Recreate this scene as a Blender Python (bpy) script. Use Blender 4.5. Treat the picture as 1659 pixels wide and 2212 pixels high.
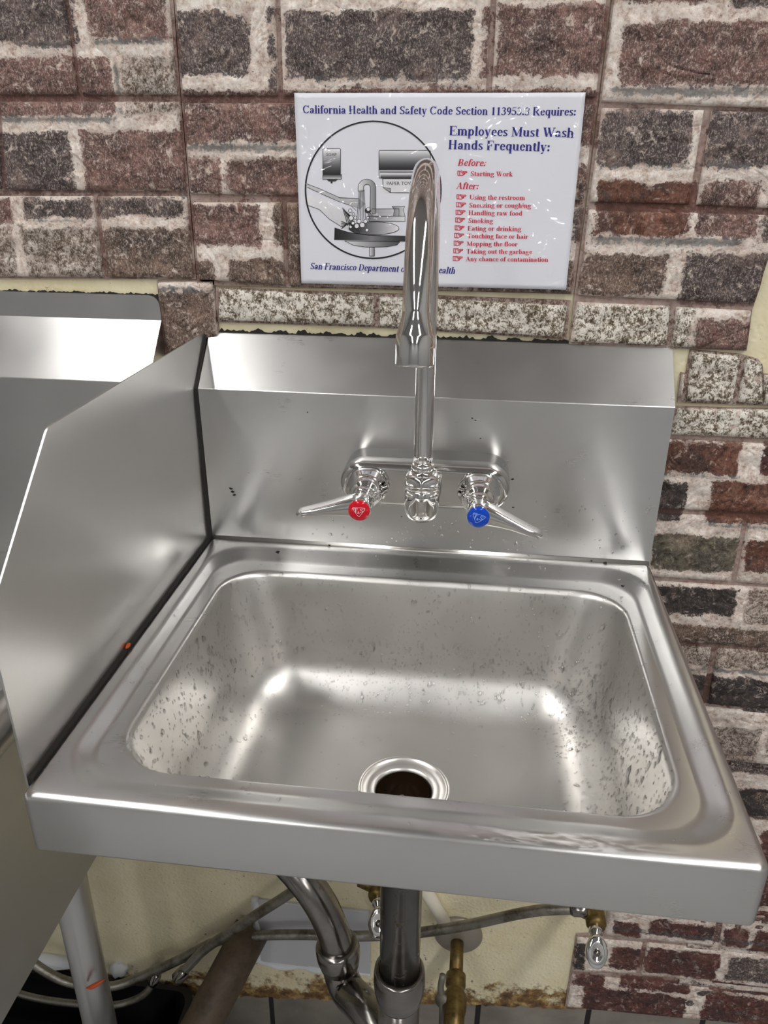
import bpy, math, random
import numpy as np
from mathutils import Vector, Matrix, noise

for o in list(bpy.data.objects):
    bpy.data.objects.remove(o)
SC = bpy.context.scene
COL = SC.collection
random.seed(7)
rng = np.random.default_rng(11)

# ------------------------------------------------------------------ camera
CAM = np.array([0.2614, -0.6996, 0.3527])
PITCH, YAW, ROLL, FPX = 0.4185, -0.1175, 0.0078, 1696.7
def cam_axes():
    cy, sy, cp, sp = math.cos(YAW), math.sin(YAW), math.cos(PITCH), math.sin(PITCH)
    f = np.array([sy*cp, cy*cp, -sp]); r = np.array([cy, -sy, 0.0]); u = np.cross(r, f)
    cr, sr = math.cos(ROLL), math.sin(ROLL)
    return cr*r+sr*u, -sr*r+cr*u, f
CR, CU, CF = cam_axes()
cd = bpy.data.cameras.new('camera')
cam = bpy.data.objects.new('camera', cd)
COL.objects.link(cam)
M = Matrix(((CR[0], CU[0], -CF[0], CAM[0]), (CR[1], CU[1], -CF[1], CAM[1]), (CR[2], CU[2], -CF[2], CAM[2]), (0, 0, 0, 1)))
cam.matrix_world = M
cd.sensor_fit = 'VERTICAL'; cd.sensor_height = 36.0; cd.lens = 36.0*FPX/2212.0
cd.clip_start = 0.01; cd.clip_end = 50
cd.dof.use_dof = True; cd.dof.focus_distance = 0.70; cd.dof.aperture_fstop = 24
SC.camera = cam

# ------------------------------------------------------------------ world + view
w = bpy.data.worlds.new('world'); SC.world = w; w.use_nodes = True
w.node_tree.nodes['Background'].inputs[0].default_value = (0.8, 0.85, 0.9, 1)
w.node_tree.nodes['Background'].inputs[1].default_value = 0.15
SC.view_settings.view_transform = 'Standard'
SC.view_settings.look = 'None'
SC.view_settings.gamma = 1.0
SC.view_settings.use_curve_mapping = False
SC.view_settings.exposure = 0.0
LAMP = 24.0          # luminance of the ceiling diffusers

# a pixel of the photograph gives a direction; the plane it lies on gives the distance
def ray(u, v): return CF + CR*(u-829.5)/FPX - CU*(v-1106)/FPX
def PY(u, v, y):
    d = ray(u, v); return CAM + d*((y-CAM[1])/d[1])
YW = 0.0454          # wall face
def WP(u, v):
    p = PY(u, v, YW); return p[0], p[2]

W, D, H1, H2 = 0.438, 0.3629, 0.1564, 0.2019
FLOOR = -0.88

# ------------------------------------------------------------------ helpers
def lin(r, g, b, k=1.0):
    f = lambda c: ((c/255)/12.92 if c/255 <= 0.04045 else ((c/255+0.055)/1.055)**2.4)*k
    return (min(f(r), 1), min(f(g), 1), min(f(b), 1), 1)
def tag(o, label=None, cat=None, group=None, kind=None):
    if label: o['label'] = label
    if cat: o['category'] = cat
    if group: o['group'] = group
    if kind: o['kind'] = kind
    return o
def empty(name, loc):
    o = bpy.data.objects.new(name, None); COL.objects.link(o); o.location = loc
    o.empty_display_size = 0.02
    return o
def world_loc(o):
    p = Vector((0, 0, 0))
    while o is not None:
        p = p + o.location; o = o.parent
    return p
def mk(name, V, F, mat, parent=None, smooth=True, base=None, attrs=None):
    V = np.asarray(V, float)
    off = np.array(world_loc(parent)) if parent is not None else np.zeros(3)
    b = np.array(base) if base is not None else (V.min(0)+V.max(0))/2
    if base is None: b[2] = V[:, 2].min()
    me = bpy.data.meshes.new(name)
    me.from_pydata([tuple(p) for p in (V-b)], [], [tuple(int(i) for i in f) for f in F])
    me.update()
    if smooth: me.polygons.foreach_set('use_smooth', [True]*len(me.polygons))
    if attrs:
        for k, (typ, dat) in attrs.items():
            at = me.attributes.new(k, typ, 'POINT')
            if typ == 'FLOAT': at.data.foreach_set('value', np.asarray(dat, np.float32))
            else: at.data.foreach_set('color', np.asarray(dat, np.float32).ravel())
    if isinstance(mat, (list, tuple)):
        for m in mat: me.materials.append(m)
    else: me.materials.append(mat)
    o = bpy.data.objects.new(name, me); COL.objects.link(o)
    if parent is not None: o.parent = parent
    o.location = Vector(b-off)
    return o
def join(*parts):
    V, F, n = [], [], 0
    for v, f in parts:
        V.append(np.asarray(v, float)); F += [tuple(i+n for i in q) for q in f]; n += len(v)
    return np.vstack(V), F
def box(x0, x1, y0, y1, z0, z1, b=0.0):
    if b <= 0:
        V = [(x, y, z) for z in (z0, z1) for y in (y0, y1) for x in (x0, x1)]
        return V, [(0, 2, 3, 1), (4, 5, 7, 6), (0, 1, 5, 4), (2, 6, 7, 3), (0, 4, 6, 2), (1, 3, 7, 5)]
    rings = [rr(x0+b, x1-b, y0+b, y1-b, b*0.3, z0, 3, 1), rr(x0, x1, y0, y1, b, z0+b, 3, 1),
             rr(x0, x1, y0, y1, b, z1-b, 3, 1), rr(x0+b, x1-b, y0+b, y1-b, b*0.3, z1, 3, 1)]
    return loft(rings, True, True)
def rr(x0, x1, y0, y1, r, z, nc=9, ns=8):
    """rounded rectangle ring, ccw from the lower right side"""
    P = []
    cs = [((x1-r, y0+r), -90), ((x1-r, y1-r), 0), ((x0+r, y1-r), 90), ((x0+r, y0+r), 180)]
    for i, ((cx, cy), a) in enumerate(cs):
        for k in range(nc+1):
            t = math.radians(a+90*k/nc); P.append((cx+r*math.cos(t), cy+r*math.sin(t), z))
        (dx, dy), a2 = cs[(i+1) % 4]
        t = math.radians(a+90); s = np.array((cx+r*math.cos(t), cy+r*math.sin(t)))
        t = math.radians(a2); e = np.array((dx+r*math.cos(t), dy+r*math.sin(t)))
        for k in range(1, ns):
            q = s+(e-s)*k/ns; P.append((q[0], q[1], z))
    return P
def loft(rings, cap0=False, cap1=False):
    n = len(rings[0]); V = [p for r in rings for p in r]; F = []
    for i in range(len(rings)-1):
        for j in range(n):
            a, b = i*n+j, i*n+(j+1) % n
            F.append((a, b, b+n, a+n))
    if cap0: F.append(tuple(reversed(range(n))))
    if cap1: F.append(tuple((len(rings)-1)*n+j for j in range(n)))
    return V, F
def frame_of(a):
    a = np.asarray(a, float); a = a/np.linalg.norm(a)
    h = np.array([0, 0, 1.0]) if abs(a[2]) < 0.9 else np.array([1.0, 0, 0])
    u = np.cross(h, a); u /= np.linalg.norm(u)
    return a, u, np.cross(a, u)
def lathe(profile, origin, axis, n=32, cap0=True, cap1=True, wob=None):
    """profile: (radius, distance along the axis)"""
    a, u, v = frame_of(axis); o = np.asarray(origin, float); rings = []
    for r, h in profile:
        ring = []
        for k in range(n):
            t = 2*math.pi*k/n
            q = r*(wob(t, h) if wob else 1)
            ring.append(o+a*h+(u*math.cos(t)+v*math.sin(t))*q)
        rings.append(ring)
    return loft(rings, cap0, cap1)
def resample(P, step):
    """Catmull-Rom through the control points"""
    P = [np.asarray(p, float) for p in P]
    Q = [2*P[0]-P[1]]+P+[2*P[-1]-P[-2]]; out = []
    for i in range(1, len(Q)-2):
        n = max(2, int(np.linalg.norm(Q[i+1]-Q[i])/step))
        for k in range(n):
            t = k/n; a, b, c, d = Q[i-1], Q[i], Q[i+1], Q[i+2]
            out.append(0.5*((2*b)+(-a+c)*t+(2*a-5*b+4*c-d)*t*t+(-a+3*b-3*c+d)*t**3))
    out.append(P[-1]); return out
def tube(P, r, n=16, caps=True, tw=0):
    P = [np.asarray(p, float) for p in P]; rings = []; pu = None
    for i, p in enumerate(P):
        t = P[min(i+1, len(P)-1)]-P[max(i-1, 0)]; t /= np.linalg.norm(t)
        if pu is None: _, u, _ = frame_of(t)
        else:
            u = pu-t*np.dot(pu, t); u /= np.linalg.norm(u)
        pu = u; v = np.cross(t, u)
        q = r(i/(len(P)-1)) if callable(r) else r
        rings.append([p+(u*math.cos(2*math.pi*k/n)+v*math.sin(2*math.pi*k/n))*q for k in range(n)])
    return loft(rings, caps, caps)
def prism(poly, ax, a, b, bev=0.0):
    """polygon given in the two other axes, extruded along axis ax from a to b; faces are n-gons"""
    n = len(poly); V = []
    for s in (a, b):
        for p in poly:
            q = list(p); q.insert(ax, s); V.append(tuple(q))
    F = [tuple(range(n)), tuple(reversed(range(n, 2*n)))]
    F += [(i, i+n, (i+1) % n+n, (i+1) % n) for i in range(n)]
    return V, F
def fillet(poly, radii, n=6):
    out = []; m = len(poly)
    for i in range(m):
        p = np.array(poly[i], float); r = radii[i] if not isinstance(radii, (int, float)) else radii
        if r <= 0: out.append(tuple(p)); continue
        a = np.array(poly[i-1], float)-p; b = np.array(poly[(i+1) % m], float)-p
        la, lb = np.linalg.norm(a), np.linalg.norm(b); a /= la; b /= lb
        ang = math.acos(max(-1, min(1, np.dot(a, b)))); d = min(r/math.tan(ang/2), la*0.49, lb*0.49)
        s, e = p+a*d, p+b*d
        for k in range(n+1):
            t = k/n; out.append(tuple((1-t)**2*s+2*t*(1-t)*p+t*t*e))
    return out

# ------------------------------------------------------------------ node materials
class NT:
    def __init__(s, name):
        s.m = bpy.data.materials.new(name); s.m.use_nodes = True
        s.t = s.m.node_tree; s.b = s.t.nodes['Principled BSDF']
        s.pos = None
    def n(s, typ, **kw):
        x = s.t.nodes.new(typ)
        for k, v in kw.items(): setattr(x, k, v)
        return x
    def l(s, a, b): s.t.links.new(a, b)
    def set(s, **kw):
        for k, v in kw.items(): s.b.inputs[k.replace('_', ' ')].default_value = v
        return s
    def P(s):
        if s.pos is None: s.pos = s.n('ShaderNodeNewGeometry').outputs['Position']
        return s.pos
    def noise(s, scale, detail=4, rough=0.55, stretch=None, dist=0.0, coord=None):
        x = s.n('ShaderNodeTexNoise'); x.inputs['Scale'].default_value = scale
        x.inputs['Detail'].default_value = detail; x.inputs['Roughness'].default_value = rough
        x.inputs['Distortion'].default_value = dist
        c = coord or s.P()
        if stretch:
            mp = s.n('ShaderNodeMapping'); mp.inputs['Scale'].default_value = stretch
            s.l(c, mp.inputs['Vector']); c = mp.outputs[0]
        s.l(c, x.inputs['Vector']); return x.outputs['Fac']
    def ramp(s, fac, stops):
        x = s.n('ShaderNodeValToRGB'); el = x.color_ramp.elements
        while len(el) < len(stops): el.new(0.5)
        for e, (p, c) in zip(el, stops):
            e.position = p; e.color = c if isinstance(c, tuple) else (c, c, c, 1)
        s.l(fac, x.inputs['Fac']); return x.outputs['Color']
    def math(s, op, a, b=None, clamp=False):
        x = s.n('ShaderNodeMath', operation=op); x.use_clamp = clamp
        for i, q in enumerate((a, b)):
            if q is None: continue
            if isinstance(q, (int, float)): x.inputs[i].default_value = q
            else: s.l(q, x.inputs[i])
        return x.outputs[0]
    def mix(s, fac, a, b, blend='MIX'):
        x = s.n('ShaderNodeMix', data_type='RGBA', blend_type=blend)
        for k, q in (('Factor', fac), ('A', a), ('B', b)):
            i = [j for j in x.inputs if j.name == k and j.type == ('VALUE' if k == 'Factor' else 'RGBA')][0]
            if isinstance(q, (int, float)): i.default_value = q
            elif isinstance(q, tuple): i.default_value = q
            else: s.l(q, i)
        return [j for j in x.outputs if j.type == 'RGBA'][0]
    def bump(s, h, strength=0.3, dist=0.001, prev=None):
        x = s.n('ShaderNodeBump'); x.inputs['Strength'].default_value = strength
        x.inputs['Distance'].default_value = dist; s.l(h, x.inputs['Height'])
        if prev is not None: s.l(prev, x.inputs['Normal'])
        return x.outputs[0]
    def attr(s, name, out='Fac'):
        x = s.n('ShaderNodeAttribute'); x.attribute_name = name; return x.outputs[out]
    def to(s, sock, inp): s.l(sock, s.b.inputs[inp]); return s

def plain(name, col, rough=0.5, metal=0.0, **kw):
    m = NT(name).set(Base_Color=col, Roughness=rough, Metallic=metal); m.set(**kw); return m.m
def steel(name, col=(0.60, 0.595, 0.585, 1), r0=0.24, r1=0.38, stretch=(6, 400, 400), bump=0.03, aniso=0.0, tang=(0, 1, 1), residue=False):
    m = NT(name).set(Base_Color=col, Metallic=1.0)
    br = m.noise(1.0, 3, 0.6, stretch)
    sm = m.noise(22, 5, 0.6)
    f = m.math('ADD', m.math('MULTIPLY', br, 0.25), m.math('MULTIPLY', sm, 0.75))
    m.to(m.ramp(f, [(0.35, r0), (0.8, r1)]), 'Roughness')
    c = m.mix(m.math('MULTIPLY', m.ramp(sm, [(0.35, 1.0), (0.6, 0.0)]), 0.05), col, (0.40, 0.39, 0.37, 1))
    if residue:   # chalky dried residue left on the front rim
        xyz = m.n('ShaderNodeSeparateXYZ'); m.l(m.P(), xyz.inputs[0])
        mx = m.math('SUBTRACT', 1.0, m.math('MULTIPLY', m.math('ABSOLUTE', m.math('SUBTRACT', xyz.outputs['X'], 0.325)), 13.0), True)
        my = m.math('MULTIPLY', m.math('SUBTRACT', -0.3485, xyz.outputs['Y']), 300.0, True)
        mz = m.math('GREATER_THAN', xyz.outputs['Z'], -0.0006)
        rs = m.math('MULTIPLY', m.math('MULTIPLY', mx, my), mz)
        rs = m.math('MULTIPLY', rs, m.ramp(m.noise(60, 5, 0.65, (0.5, 2.0, 1.0), 1.2), [(0.46, 0.0), (0.60, 0.9)]))
        c = m.mix(rs, c, (0.80, 0.78, 0.77, 1)); m.to(m.math('SUBTRACT', 1.0, m.math('MULTIPLY', rs, 0.85)), 'Metallic')
    m.to(c, 'Base Color')
    if aniso > 0:
        m.set(Anisotropic=aniso)
        tv = m.n('ShaderNodeCombineXYZ'); tv.inputs[0].default_value, tv.inputs[1].default_value, tv.inputs[2].default_value = tang
        m.l(tv.outputs[0], m.b.inputs['Tangent'])
    return m.m
MAT = {}
MAT['steel_h'] = steel('brushed_steel', r0=0.27, r1=0.33, aniso=0.6, residue=True, col=(0.66, 0.655, 0.645, 1), stretch=(14, 1600, 1600))
MAT['steel_side'] = steel('brushed_steel_side', col=(0.66, 0.655, 0.645, 1), r0=0.28, r1=0.31, aniso=0.5, tang=(0, 0, 1), stretch=(1600, 14, 1600))
MAT['steel_bowl'] = steel('satin_steel', col=(0.67, 0.655, 0.63, 1), r0=0.32, r1=0.42, stretch=(120, 120, 120), bump=0.02)
MAT['steel_nb'] = steel('brushed_steel_neighbour', r0=0.28, r1=0.35, aniso=0.6, stretch=(14, 1600, 1600))
MAT['steel_dull'] = steel('dull_steel', col=(0.60, 0.595, 0.585, 1), r0=0.32, r1=0.5, stretch=(20, 20, 60))
MAT['chrome'] = plain('chrome', (0.80, 0.79, 0.78, 1), 0.05, 1.0)
def worn_chrome():
    m = NT('worn_chrome').set(Metallic=1.0)
    n1 = m.noise(60, 6, 0.7)
    m.to(m.ramp(n1, [(0.35, (0.30, 0.285, 0.27, 1)), (0.62, (0.25, 0.235, 0.22, 1)), (0.70, (0.20, 0.15, 0.08, 1))]), 'Base Color')
    m.to(m.ramp(n1, [(0.3, 0.14), (0.62, 0.24), (0.72, 0.55)]), 'Roughness')
    return m.m
MAT['worn_chrome'] = worn_chrome()
MAT['black'] = plain('black_plastic', (0.008, 0.008, 0.009, 1), 0.45)
MAT['grime'] = plain('black_grime', (0.012, 0.010, 0.008, 1), 0.6)
MAT['red_cap'] = plain('red_enamel', lin(205, 18, 40), 0.12)
MAT['blue_cap'] = plain('blue_enamel', lin(10, 70, 190), 0.12)
MAT['cap_print'] = plain('pale_print', lin(235, 205, 210), 0.3)
MAT['cap_print_b'] = plain('pale_blue_print', lin(150, 190, 240), 0.3)
def brassy():
    m = NT('tarnished_brass').set(Metallic=0.8, Roughness=0.42)
    m.to(m.ramp(m.noise(90, 5, 0.65), [(0.3, lin(70, 55, 30)), (0.55, lin(125, 105, 62)), (0.75, lin(90, 85, 70))]), 'Base Color')
    return m.m
MAT['brass'] = brassy()
def brown_pipe():
    m = NT('stained_drain_pipe').set(Roughness=0.6)
    m.to(m.ramp(m.noise(30, 6, 0.7), [(0.3, lin(50, 42, 34)), (0.55, lin(88, 74, 58)), (0.8, lin(45, 36, 28))]), 'Base Color')
    return m.m
MAT['brown_pipe'] = brown_pipe()
def braid():
    m = NT('braided_steel').set(Metallic=0.9, Roughness=0.38)
    a = m.noise(900, 2, 0.5); n2 = m.noise(25, 5, 0.7)
    m.to(m.mix(m.ramp(n2, [(0.45, 0.0), (0.68, 1.0)]), lin(150, 146, 138), lin(84, 74, 62)), 'Base Color')
    m.to(m.bump(a, 0.5, 0.0006), 'Normal'); return m.m
MAT['braid'] = braid()
MAT['white_plastic'] = plain('white_painted_pipe', lin(222, 216, 200), 0.45)
MAT['caulk'] = plain('white_caulk', lin(225, 228, 232), 0.5)
MAT['grey_plate'] = plain('pale_grey_plate', lin(196, 196, 200), 0.4)
MAT['ceiling'] = plain('ceiling_paint', (0.42, 0.42, 0.42, 1), 0.7)
MAT['room_wall'] = plain('room_wall_paint', (0.35, 0.35, 0.35, 1), 0.6)
MAT['floor'] = plain('floor_tile', (0.30, 0.30, 0.30, 1), 0.5)
def emit(name, col, s):
    m = NT(name).set(Base_Color=(0.9, 0.9, 0.9, 1), Emission_Color=col, Emission_Strength=s); return m.m
MAT['lamp'] = emit('lamp_diffuser', (1.0, 0.985, 0.965, 1), LAMP)
MAT['lamp_body'] = plain('lamp_housing', (0.75, 0.75, 0.74, 1), 0.5)

def cream():
    m = NT('cream_pebbled_panel').set(Roughness=0.42)
    n1 = m.noise(14, 4, 0.6)
    c = m.ramp(n1, [(0.3, lin(222, 210, 172)), (0.7, lin(236, 228, 198))])
    sp = m.n('ShaderNodeSeparateXYZ'); m.l(m.P(), sp.inputs[0])
    z = sp.outputs['Z']
    # mould and rust that has grown along the lower edge of the panel
    edge = m.math('MULTIPLY', m.math('ADD', m.math('ADD', m.math('MULTIPLY', z, -1.0), m.math('MULTIPLY', sp.outputs['X'], 0.13)), -0.704), 14.0)
    grow = m.math('ADD', edge, m.math('MULTIPLY', m.math('SUBTRACT', m.noise(38, 6, 0.7), 0.5), 2.6))
    stain = m.ramp(grow, [(0.42, 0.0), (0.72, 1.0)])
    scol = m.ramp(m.noise(70, 5, 0.7), [(0.30, lin(40, 28, 16)), (0.5, lin(120, 88, 48)), (0.68, lin(196, 168, 110))])
    c = m.mix(stain, c, scol)
    # black mould along the panel joint over the sinks
    fleck = m.ramp(m.noise(120, 4, 0.7), [(0.66, 0.0), (0.70, 1.0)])
    c = m.mix(m.math('MULTIPLY', fleck, 0.8), c, lin(60, 48, 30))
    m.to(c, 'Base Color')
    peb = m.n('ShaderNodeTexVoronoi'); peb.feature = 'SMOOTH_F1'; peb.inputs['Scale'].default_value = 260
    m.l(m.P(), peb.inputs['Vector'])
    b1 = m.bump(peb.outputs['Distance'], 0.55, 0.0012)
    m.to(m.bump(m.noise(90, 3, 0.5), 0.25, 0.0015, b1), 'Normal')
    return m.m
MAT['cream'] = cream()

def brick_mat(name, groove=False):
    m = NT(name).set(Roughness=0.5)
    pd = m.attr('pd'); kd = m.attr('kd'); tone = m.attr('tone', 'Color'); wt = m.attr('wt'); fk = m.attr('fk')
    nA = m.noise(55, 6, 0.72); nB = m.noise(240, 5, 0.75); nC = m.noise(900, 3, 0.75, (1, 1, 0.55))
    nD = m.noise(26, 4, 0.6); nE = m.noise(95, 6, 0.75, None, 1.2)
    sA = m.math('SUBTRACT', nA, 0.5); sB = m.math('SUBTRACT', nB, 0.5)
    # ragged border between printed brick and printed mortar (pd is in millimetres)
    e = m.math('ADD', m.math('ADD', pd, m.math('MULTIPLY', m.math('SUBTRACT', nD, 0.5), 13.0)), m.math('ADD', m.math('MULTIPLY', sA, 16.0), m.math('MULTIPLY', sB, 15.0)))
    inb = m.ramp(m.math('ADD', m.math('MULTIPLY', e, 0.30), 0.5, True), [(0.25, 0.0), (0.75, 1.0)])
    k = m.ramp(m.math('ADD', m.math('MULTIPLY', m.math('ADD', kd, m.math('ADD', m.math('MULTIPLY', sB, 16.0), m.math('MULTIPLY', sA, 10.0))), 0.2), 0.5, True), [(0.3, 0.0), (0.8, 1.0)])
    # brick body: tone with charcoal clouds, pale scuffs and fine flecks
    body = m.mix(m.ramp(nD, [(0.36, 0.9), (0.56, 0.0)]), tone, m.mix(0.72, tone, lin(46, 42, 44), 'MIX'))
    body = m.mix(m.ramp(nE, [(0.30, 0.85), (0.46, 0.0)]), body, lin(40, 33, 32))
    body = m.mix(m.math('MULTIPLY', fk, m.ramp(nC, [(0.50, 0.0), (0.64, 0.75)])), body, m.mix(0.6, tone, lin(226, 208, 196)))
    pale = m.ramp(m.math('ADD', nE, m.math('MULTIPLY', sB, 0.35)), [(0.56, 0.0), (0.66, 0.85)])
    body = m.mix(m.math('MULTIPLY', pale, m.math('ADD', m.math('MULTIPLY', fk, 0.5), 0.5)), body, lin(214, 198, 186))
    body = m.mix(m.ramp(nD, [(0.55, 0.0), (0.72, 0.55)]), body, m.mix(0.5, tone, lin(205, 170, 156)))
    body = m.mix(m.ramp(nB, [(0.34, 0.75), (0.52, 0.0)]), body, lin(30, 24, 23))
    # whitewashed bricks
    wcol = m.ramp(m.math('ADD', m.math('ADD', m.math('MULTIPLY', nB, 0.4), m.math('MULTIPLY', nC, 0.3)), m.math('MULTIPLY', nE, 0.35)), [(0.44, lin(66, 54, 42)), (0.505, lin(140, 126, 106)), (0.55, lin(236, 230, 220))])
    body = m.mix(wt, body, wcol)
    mort = m.ramp(m.math('ADD', m.math('MULTIPLY', nB, 0.55), m.math('MULTIPLY', nA, 0.45)), [(0.36, lin(150, 122, 110)), (0.46, lin(216, 198, 186)), (0.58, lin(246, 238, 230))])
    c = m.mix(inb, mort, body)
    c = m.mix(m.math('MULTIPLY', k, 0.8), c, m.ramp(nB, [(0.35, lin(46, 48, 50)), (0.7, lin(110, 110, 110))]))
    if groove: c = m.mix(0.60, c, lin(118, 82, 74))
    m.to(c, 'Base Color')
    rid = m.math('ABSOLUTE', m.math('SUBTRACT', m.noise(17, 2, 0.5, None, 2.0), 0.5))
    b0 = m.bump(m.ramp(rid, [(0.0, 0.0), (0.10, 1.0)]), 0.55, 0.0022)
    b1 = m.bump(nE, 0.7, 0.003, b0)
    m.to(m.bump(nB, 0.6, 0.001, b1), 'Normal')
    m.to(m.ramp(nA, [(0.3, 0.40), (0.7, 0.60)]), 'Roughness')
    m.set(Specular_IOR_Level=0.4)
    return m.m
MAT['brick'] = brick_mat('printed_foam_brick')
MAT['groove'] = brick_mat('printed_foam_groove', True)

# ================================================================== THE ROOM
def struct(name, vf, mat, smooth=False):
    return tag(mk(name, vf[0], vf[1], mat, None, smooth, base=(0, 0, 0)), kind='structure')
XL, XR, YF, CEIL = -2.3, 2.3, -4.9, 1.62
struct('floor', box(XL, XR, YF, YW+0.1, FLOOR-0.1, FLOOR), MAT['floor'])
struct('ceiling', box(XL, XR, YF, YW+0.1, CEIL, CEIL+0.1), MAT['ceiling'])
struct('wall_left', box(XL-0.1, XL, YF, YW+0.1, FLOOR, CEIL), MAT['room_wall'])
struct('wall_right', box(XR, XR+0.1, YF, YW+0.1, FLOOR, CEIL), MAT['room_wall'])
struct('wall_front', box(XL, XR, YF-0.1, YF, FLOOR, CEIL), MAT['room_wall'])
# cream panelled wall behind the sinks; its lower edge is broken and uneven
def cream_wall():
    xs = np.concatenate([[XL], np.arange(-0.6, 0.9, 0.006), [XR]])
    zs = [CEIL]
    V, F = [], []
    for x in xs:
        edge = -0.779 + 0.13*min(max(x, -0.4), 0.6) + 0.006*noise.noise(Vector((x*60, 3, 0))) + 0.004*noise.noise(Vector((x*190, 9, 0)))
        V += [(x, YW, CEIL), (x, YW, edge+0.01), (x, YW, edge), (x, YW+0.0015, edge-0.0005)]
    for i in range(len(xs)-1):
        a = i*4
        for k in range(3): F.append((a+k, a+k+1, a+5+k, a+4+k))
    return V, F
wall = struct('wall_back', cream_wall(), MAT['cream'])
struct('wall_back_core', box(XL, XR, YW+0.0065, YW+0.1, FLOOR, CEIL), plain('wall_core', lin(70, 58, 44), 0.8)).name = 'trim_1'
# grey base tiles under the panel
bb = struct('baseboard_back', box(XL, XR, YW+0.003, YW+0.0064, FLOOR, -0.70), plain('dark_grout', (0.012, 0.011, 0.011, 1), 0.7))
mt = NT('grey_base_tile').set(Roughness=0.45)
mt.to(mt.ramp(mt.noise(18, 4, 0.6), [(0.3, lin(112, 106, 98)), (0.7, lin(138, 132, 122))]), 'Base Color'); MAT['base_tile'] = mt.m
tx = WP(586, 2180)[0]
me0 = None
for i in range(-4, 6):
    x0 = tx+0.152*i+0.0035
    o = mk('tile', *box(x0, x0+0.145, YW+0.0012, YW+0.0062, FLOOR+0.002, -0.705, 0.0012), MAT['base_tile'], bb)
    if me0 is None: me0 = o.data
    else: o.data = me0

# ------------------------------------------------------------------ foam brick panels: printed layout (pixels)
# x0,y0,x1,y1, tone (r red-brown, d dark, b brown, o orange-red, k black-grey, g green-grey, w whitewashed, m mixed)
PR = """-90 -20 172 100 d;195 -20 368 86 r;-90 127 250 250 r;272 127 388 250 m;-90 285 162 412 d;186 284 402 412 r
-90 425 35 480 r;57 428 202 472 d;215 425 405 468 d;-90 492 40 595 m;60 490 225 598 m;232 490 416 598 b
385 32 545 166 d;583 22 600 200 d;620 26 1022 173 d;1040 20 1058 170 r;1072 15 1306 165 r;395 195 1290 311 r;412 342 480 420 r;497 342 900 420 r
416 440 567 528 r;592 440 700 530 b;425 562 468 612 b;496 560 618 616 b;622 540 1000 620 b;1030 560 1236 640 b;1242 356 1266 432 r;1238 445 1260 522 d
1330 -60 1560 8 r;1580 -60 1760 20 d;1338 48 1760 188 r;1297 238 1486 360 d;1525 238 1760 362 d;1285 392 1492 510 o;1505 390 1635 512 r;1648 400 1760 520 d
1255 548 1436 637 b;1468 548 1690 655 d;1240 655 1445 745 w;1495 688 1625 760 r;1455 660 1492 760 w
474 622 1228 735 w;341 625 470 770 b;1470 750 1660 812 w;1470 812 1760 876 w;1450 878 1580 936 w;1590 884 1760 944 w
1400 950 1592 1018 o;1642 955 1760 1026 q;1380 1036 1477 1120 k;1524 1038 1760 1128 o;1400 1152 1586 1226 g;1602 1162 1760 1236 o
1400 1262 1586 1320 k;1606 1268 1760 1346 m;1430 1350 1760 1392 b;1440 1396 1760 1440 m;1480 1460 1760 1522 k;1500 1562 1636 1632 m;1650 1562 1760 1632 m
1560 1650 1760 1668 d;1580 1699 1760 1762 k;1620 1788 1760 1990 q;1325 1982 1382 2012 q;1398 1984 1546 2016 q;1556 1998 1612 2036 q;1622 2008 1760 2052 q
1240 2030 1264 2086 k;1318 2038 1384 2086 q;1393 2044 1550 2100 q;1564 2064 1760 2116 d;1236 2100 1304 2120 q;1336 2108 1490 2130 q;1530 2120 1760 2142 q;1256 2130 1480 2186 q;1512 2146 1760 2208 q"""
KS = """-90 98 172 106;210 85 366 98;-90 252 256 266;410 312 900 328;1318 188 1760 208;1272 511 1600 528;-90 412 405 420;60 472 200 478;343 618 465 630
1430 1018 1592 1026;1525 1128 1760 1138;1440 1440 1760 1448;620 168 1020 176;1470 652 1630 660;255 130 268 250;1300 352 1480 364;1525 352 1620 366;1320 2015 1760 2022"""
TONE = {'r': (122, 88, 80), 'd': (84, 72, 71), 'b': (112, 90, 76), 'o': (112, 68, 50), 'k': (54, 47, 46), 'g': (104, 98, 82), 'w': (190, 180, 160), 'm': (138, 116, 106), 'q': (92, 46, 40)}
prx, prt = [], []
for it in PR.replace('\n', ';').split(';'):
    a = it.split(); x0, y0, x1, y1 = map(float, a[:4])
    p, q = WP(x0, (y0+y1)/2), WP(x1, (y0+y1)/2); t, b_ = WP((x0+x1)/2, y0), WP((x0+x1)/2, y1)
    prx.append((p[0], q[0], b_[1], t[1])); prt.append(a[4])
krx = []
for it in KS.replace('\n', ';').split(';'):
    x0, y0, x1, y1 = map(float, it.split())
    p, q = WP(x0, (y0+y1)/2), WP(x1, (y0+y1)/2); t, b_ = WP((x0+x1)/2, y0), WP((x0+x1)/2, y1)
    krx.append((p[0], q[0], b_[1], t[1]))
prx, krx = np.array(prx), np.array(krx)
toneRGB = np.array([lin(*TONE[t], 1.12)[:3] for t in prt])
toneF = np.array([0.25 if t in 'qokg' else 1.0 for t in prt])
toneW = np.array([1.0 if t == 'w' else (0.0 if t != 'm' else 0.35) for t in prt])
def sdf(X, Z, R):
    cx, hx, cz, hz = (R[:, 0]+R[:, 1])/2, (R[:, 1]-R[:, 0])/2, (R[:, 2]+R[:, 3])/2, (R[:, 3]-R[:, 2])/2
    return np.minimum(hx-np.abs(X[:, None]-cx), hz-np.abs(Z[:, None]-cz))
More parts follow.
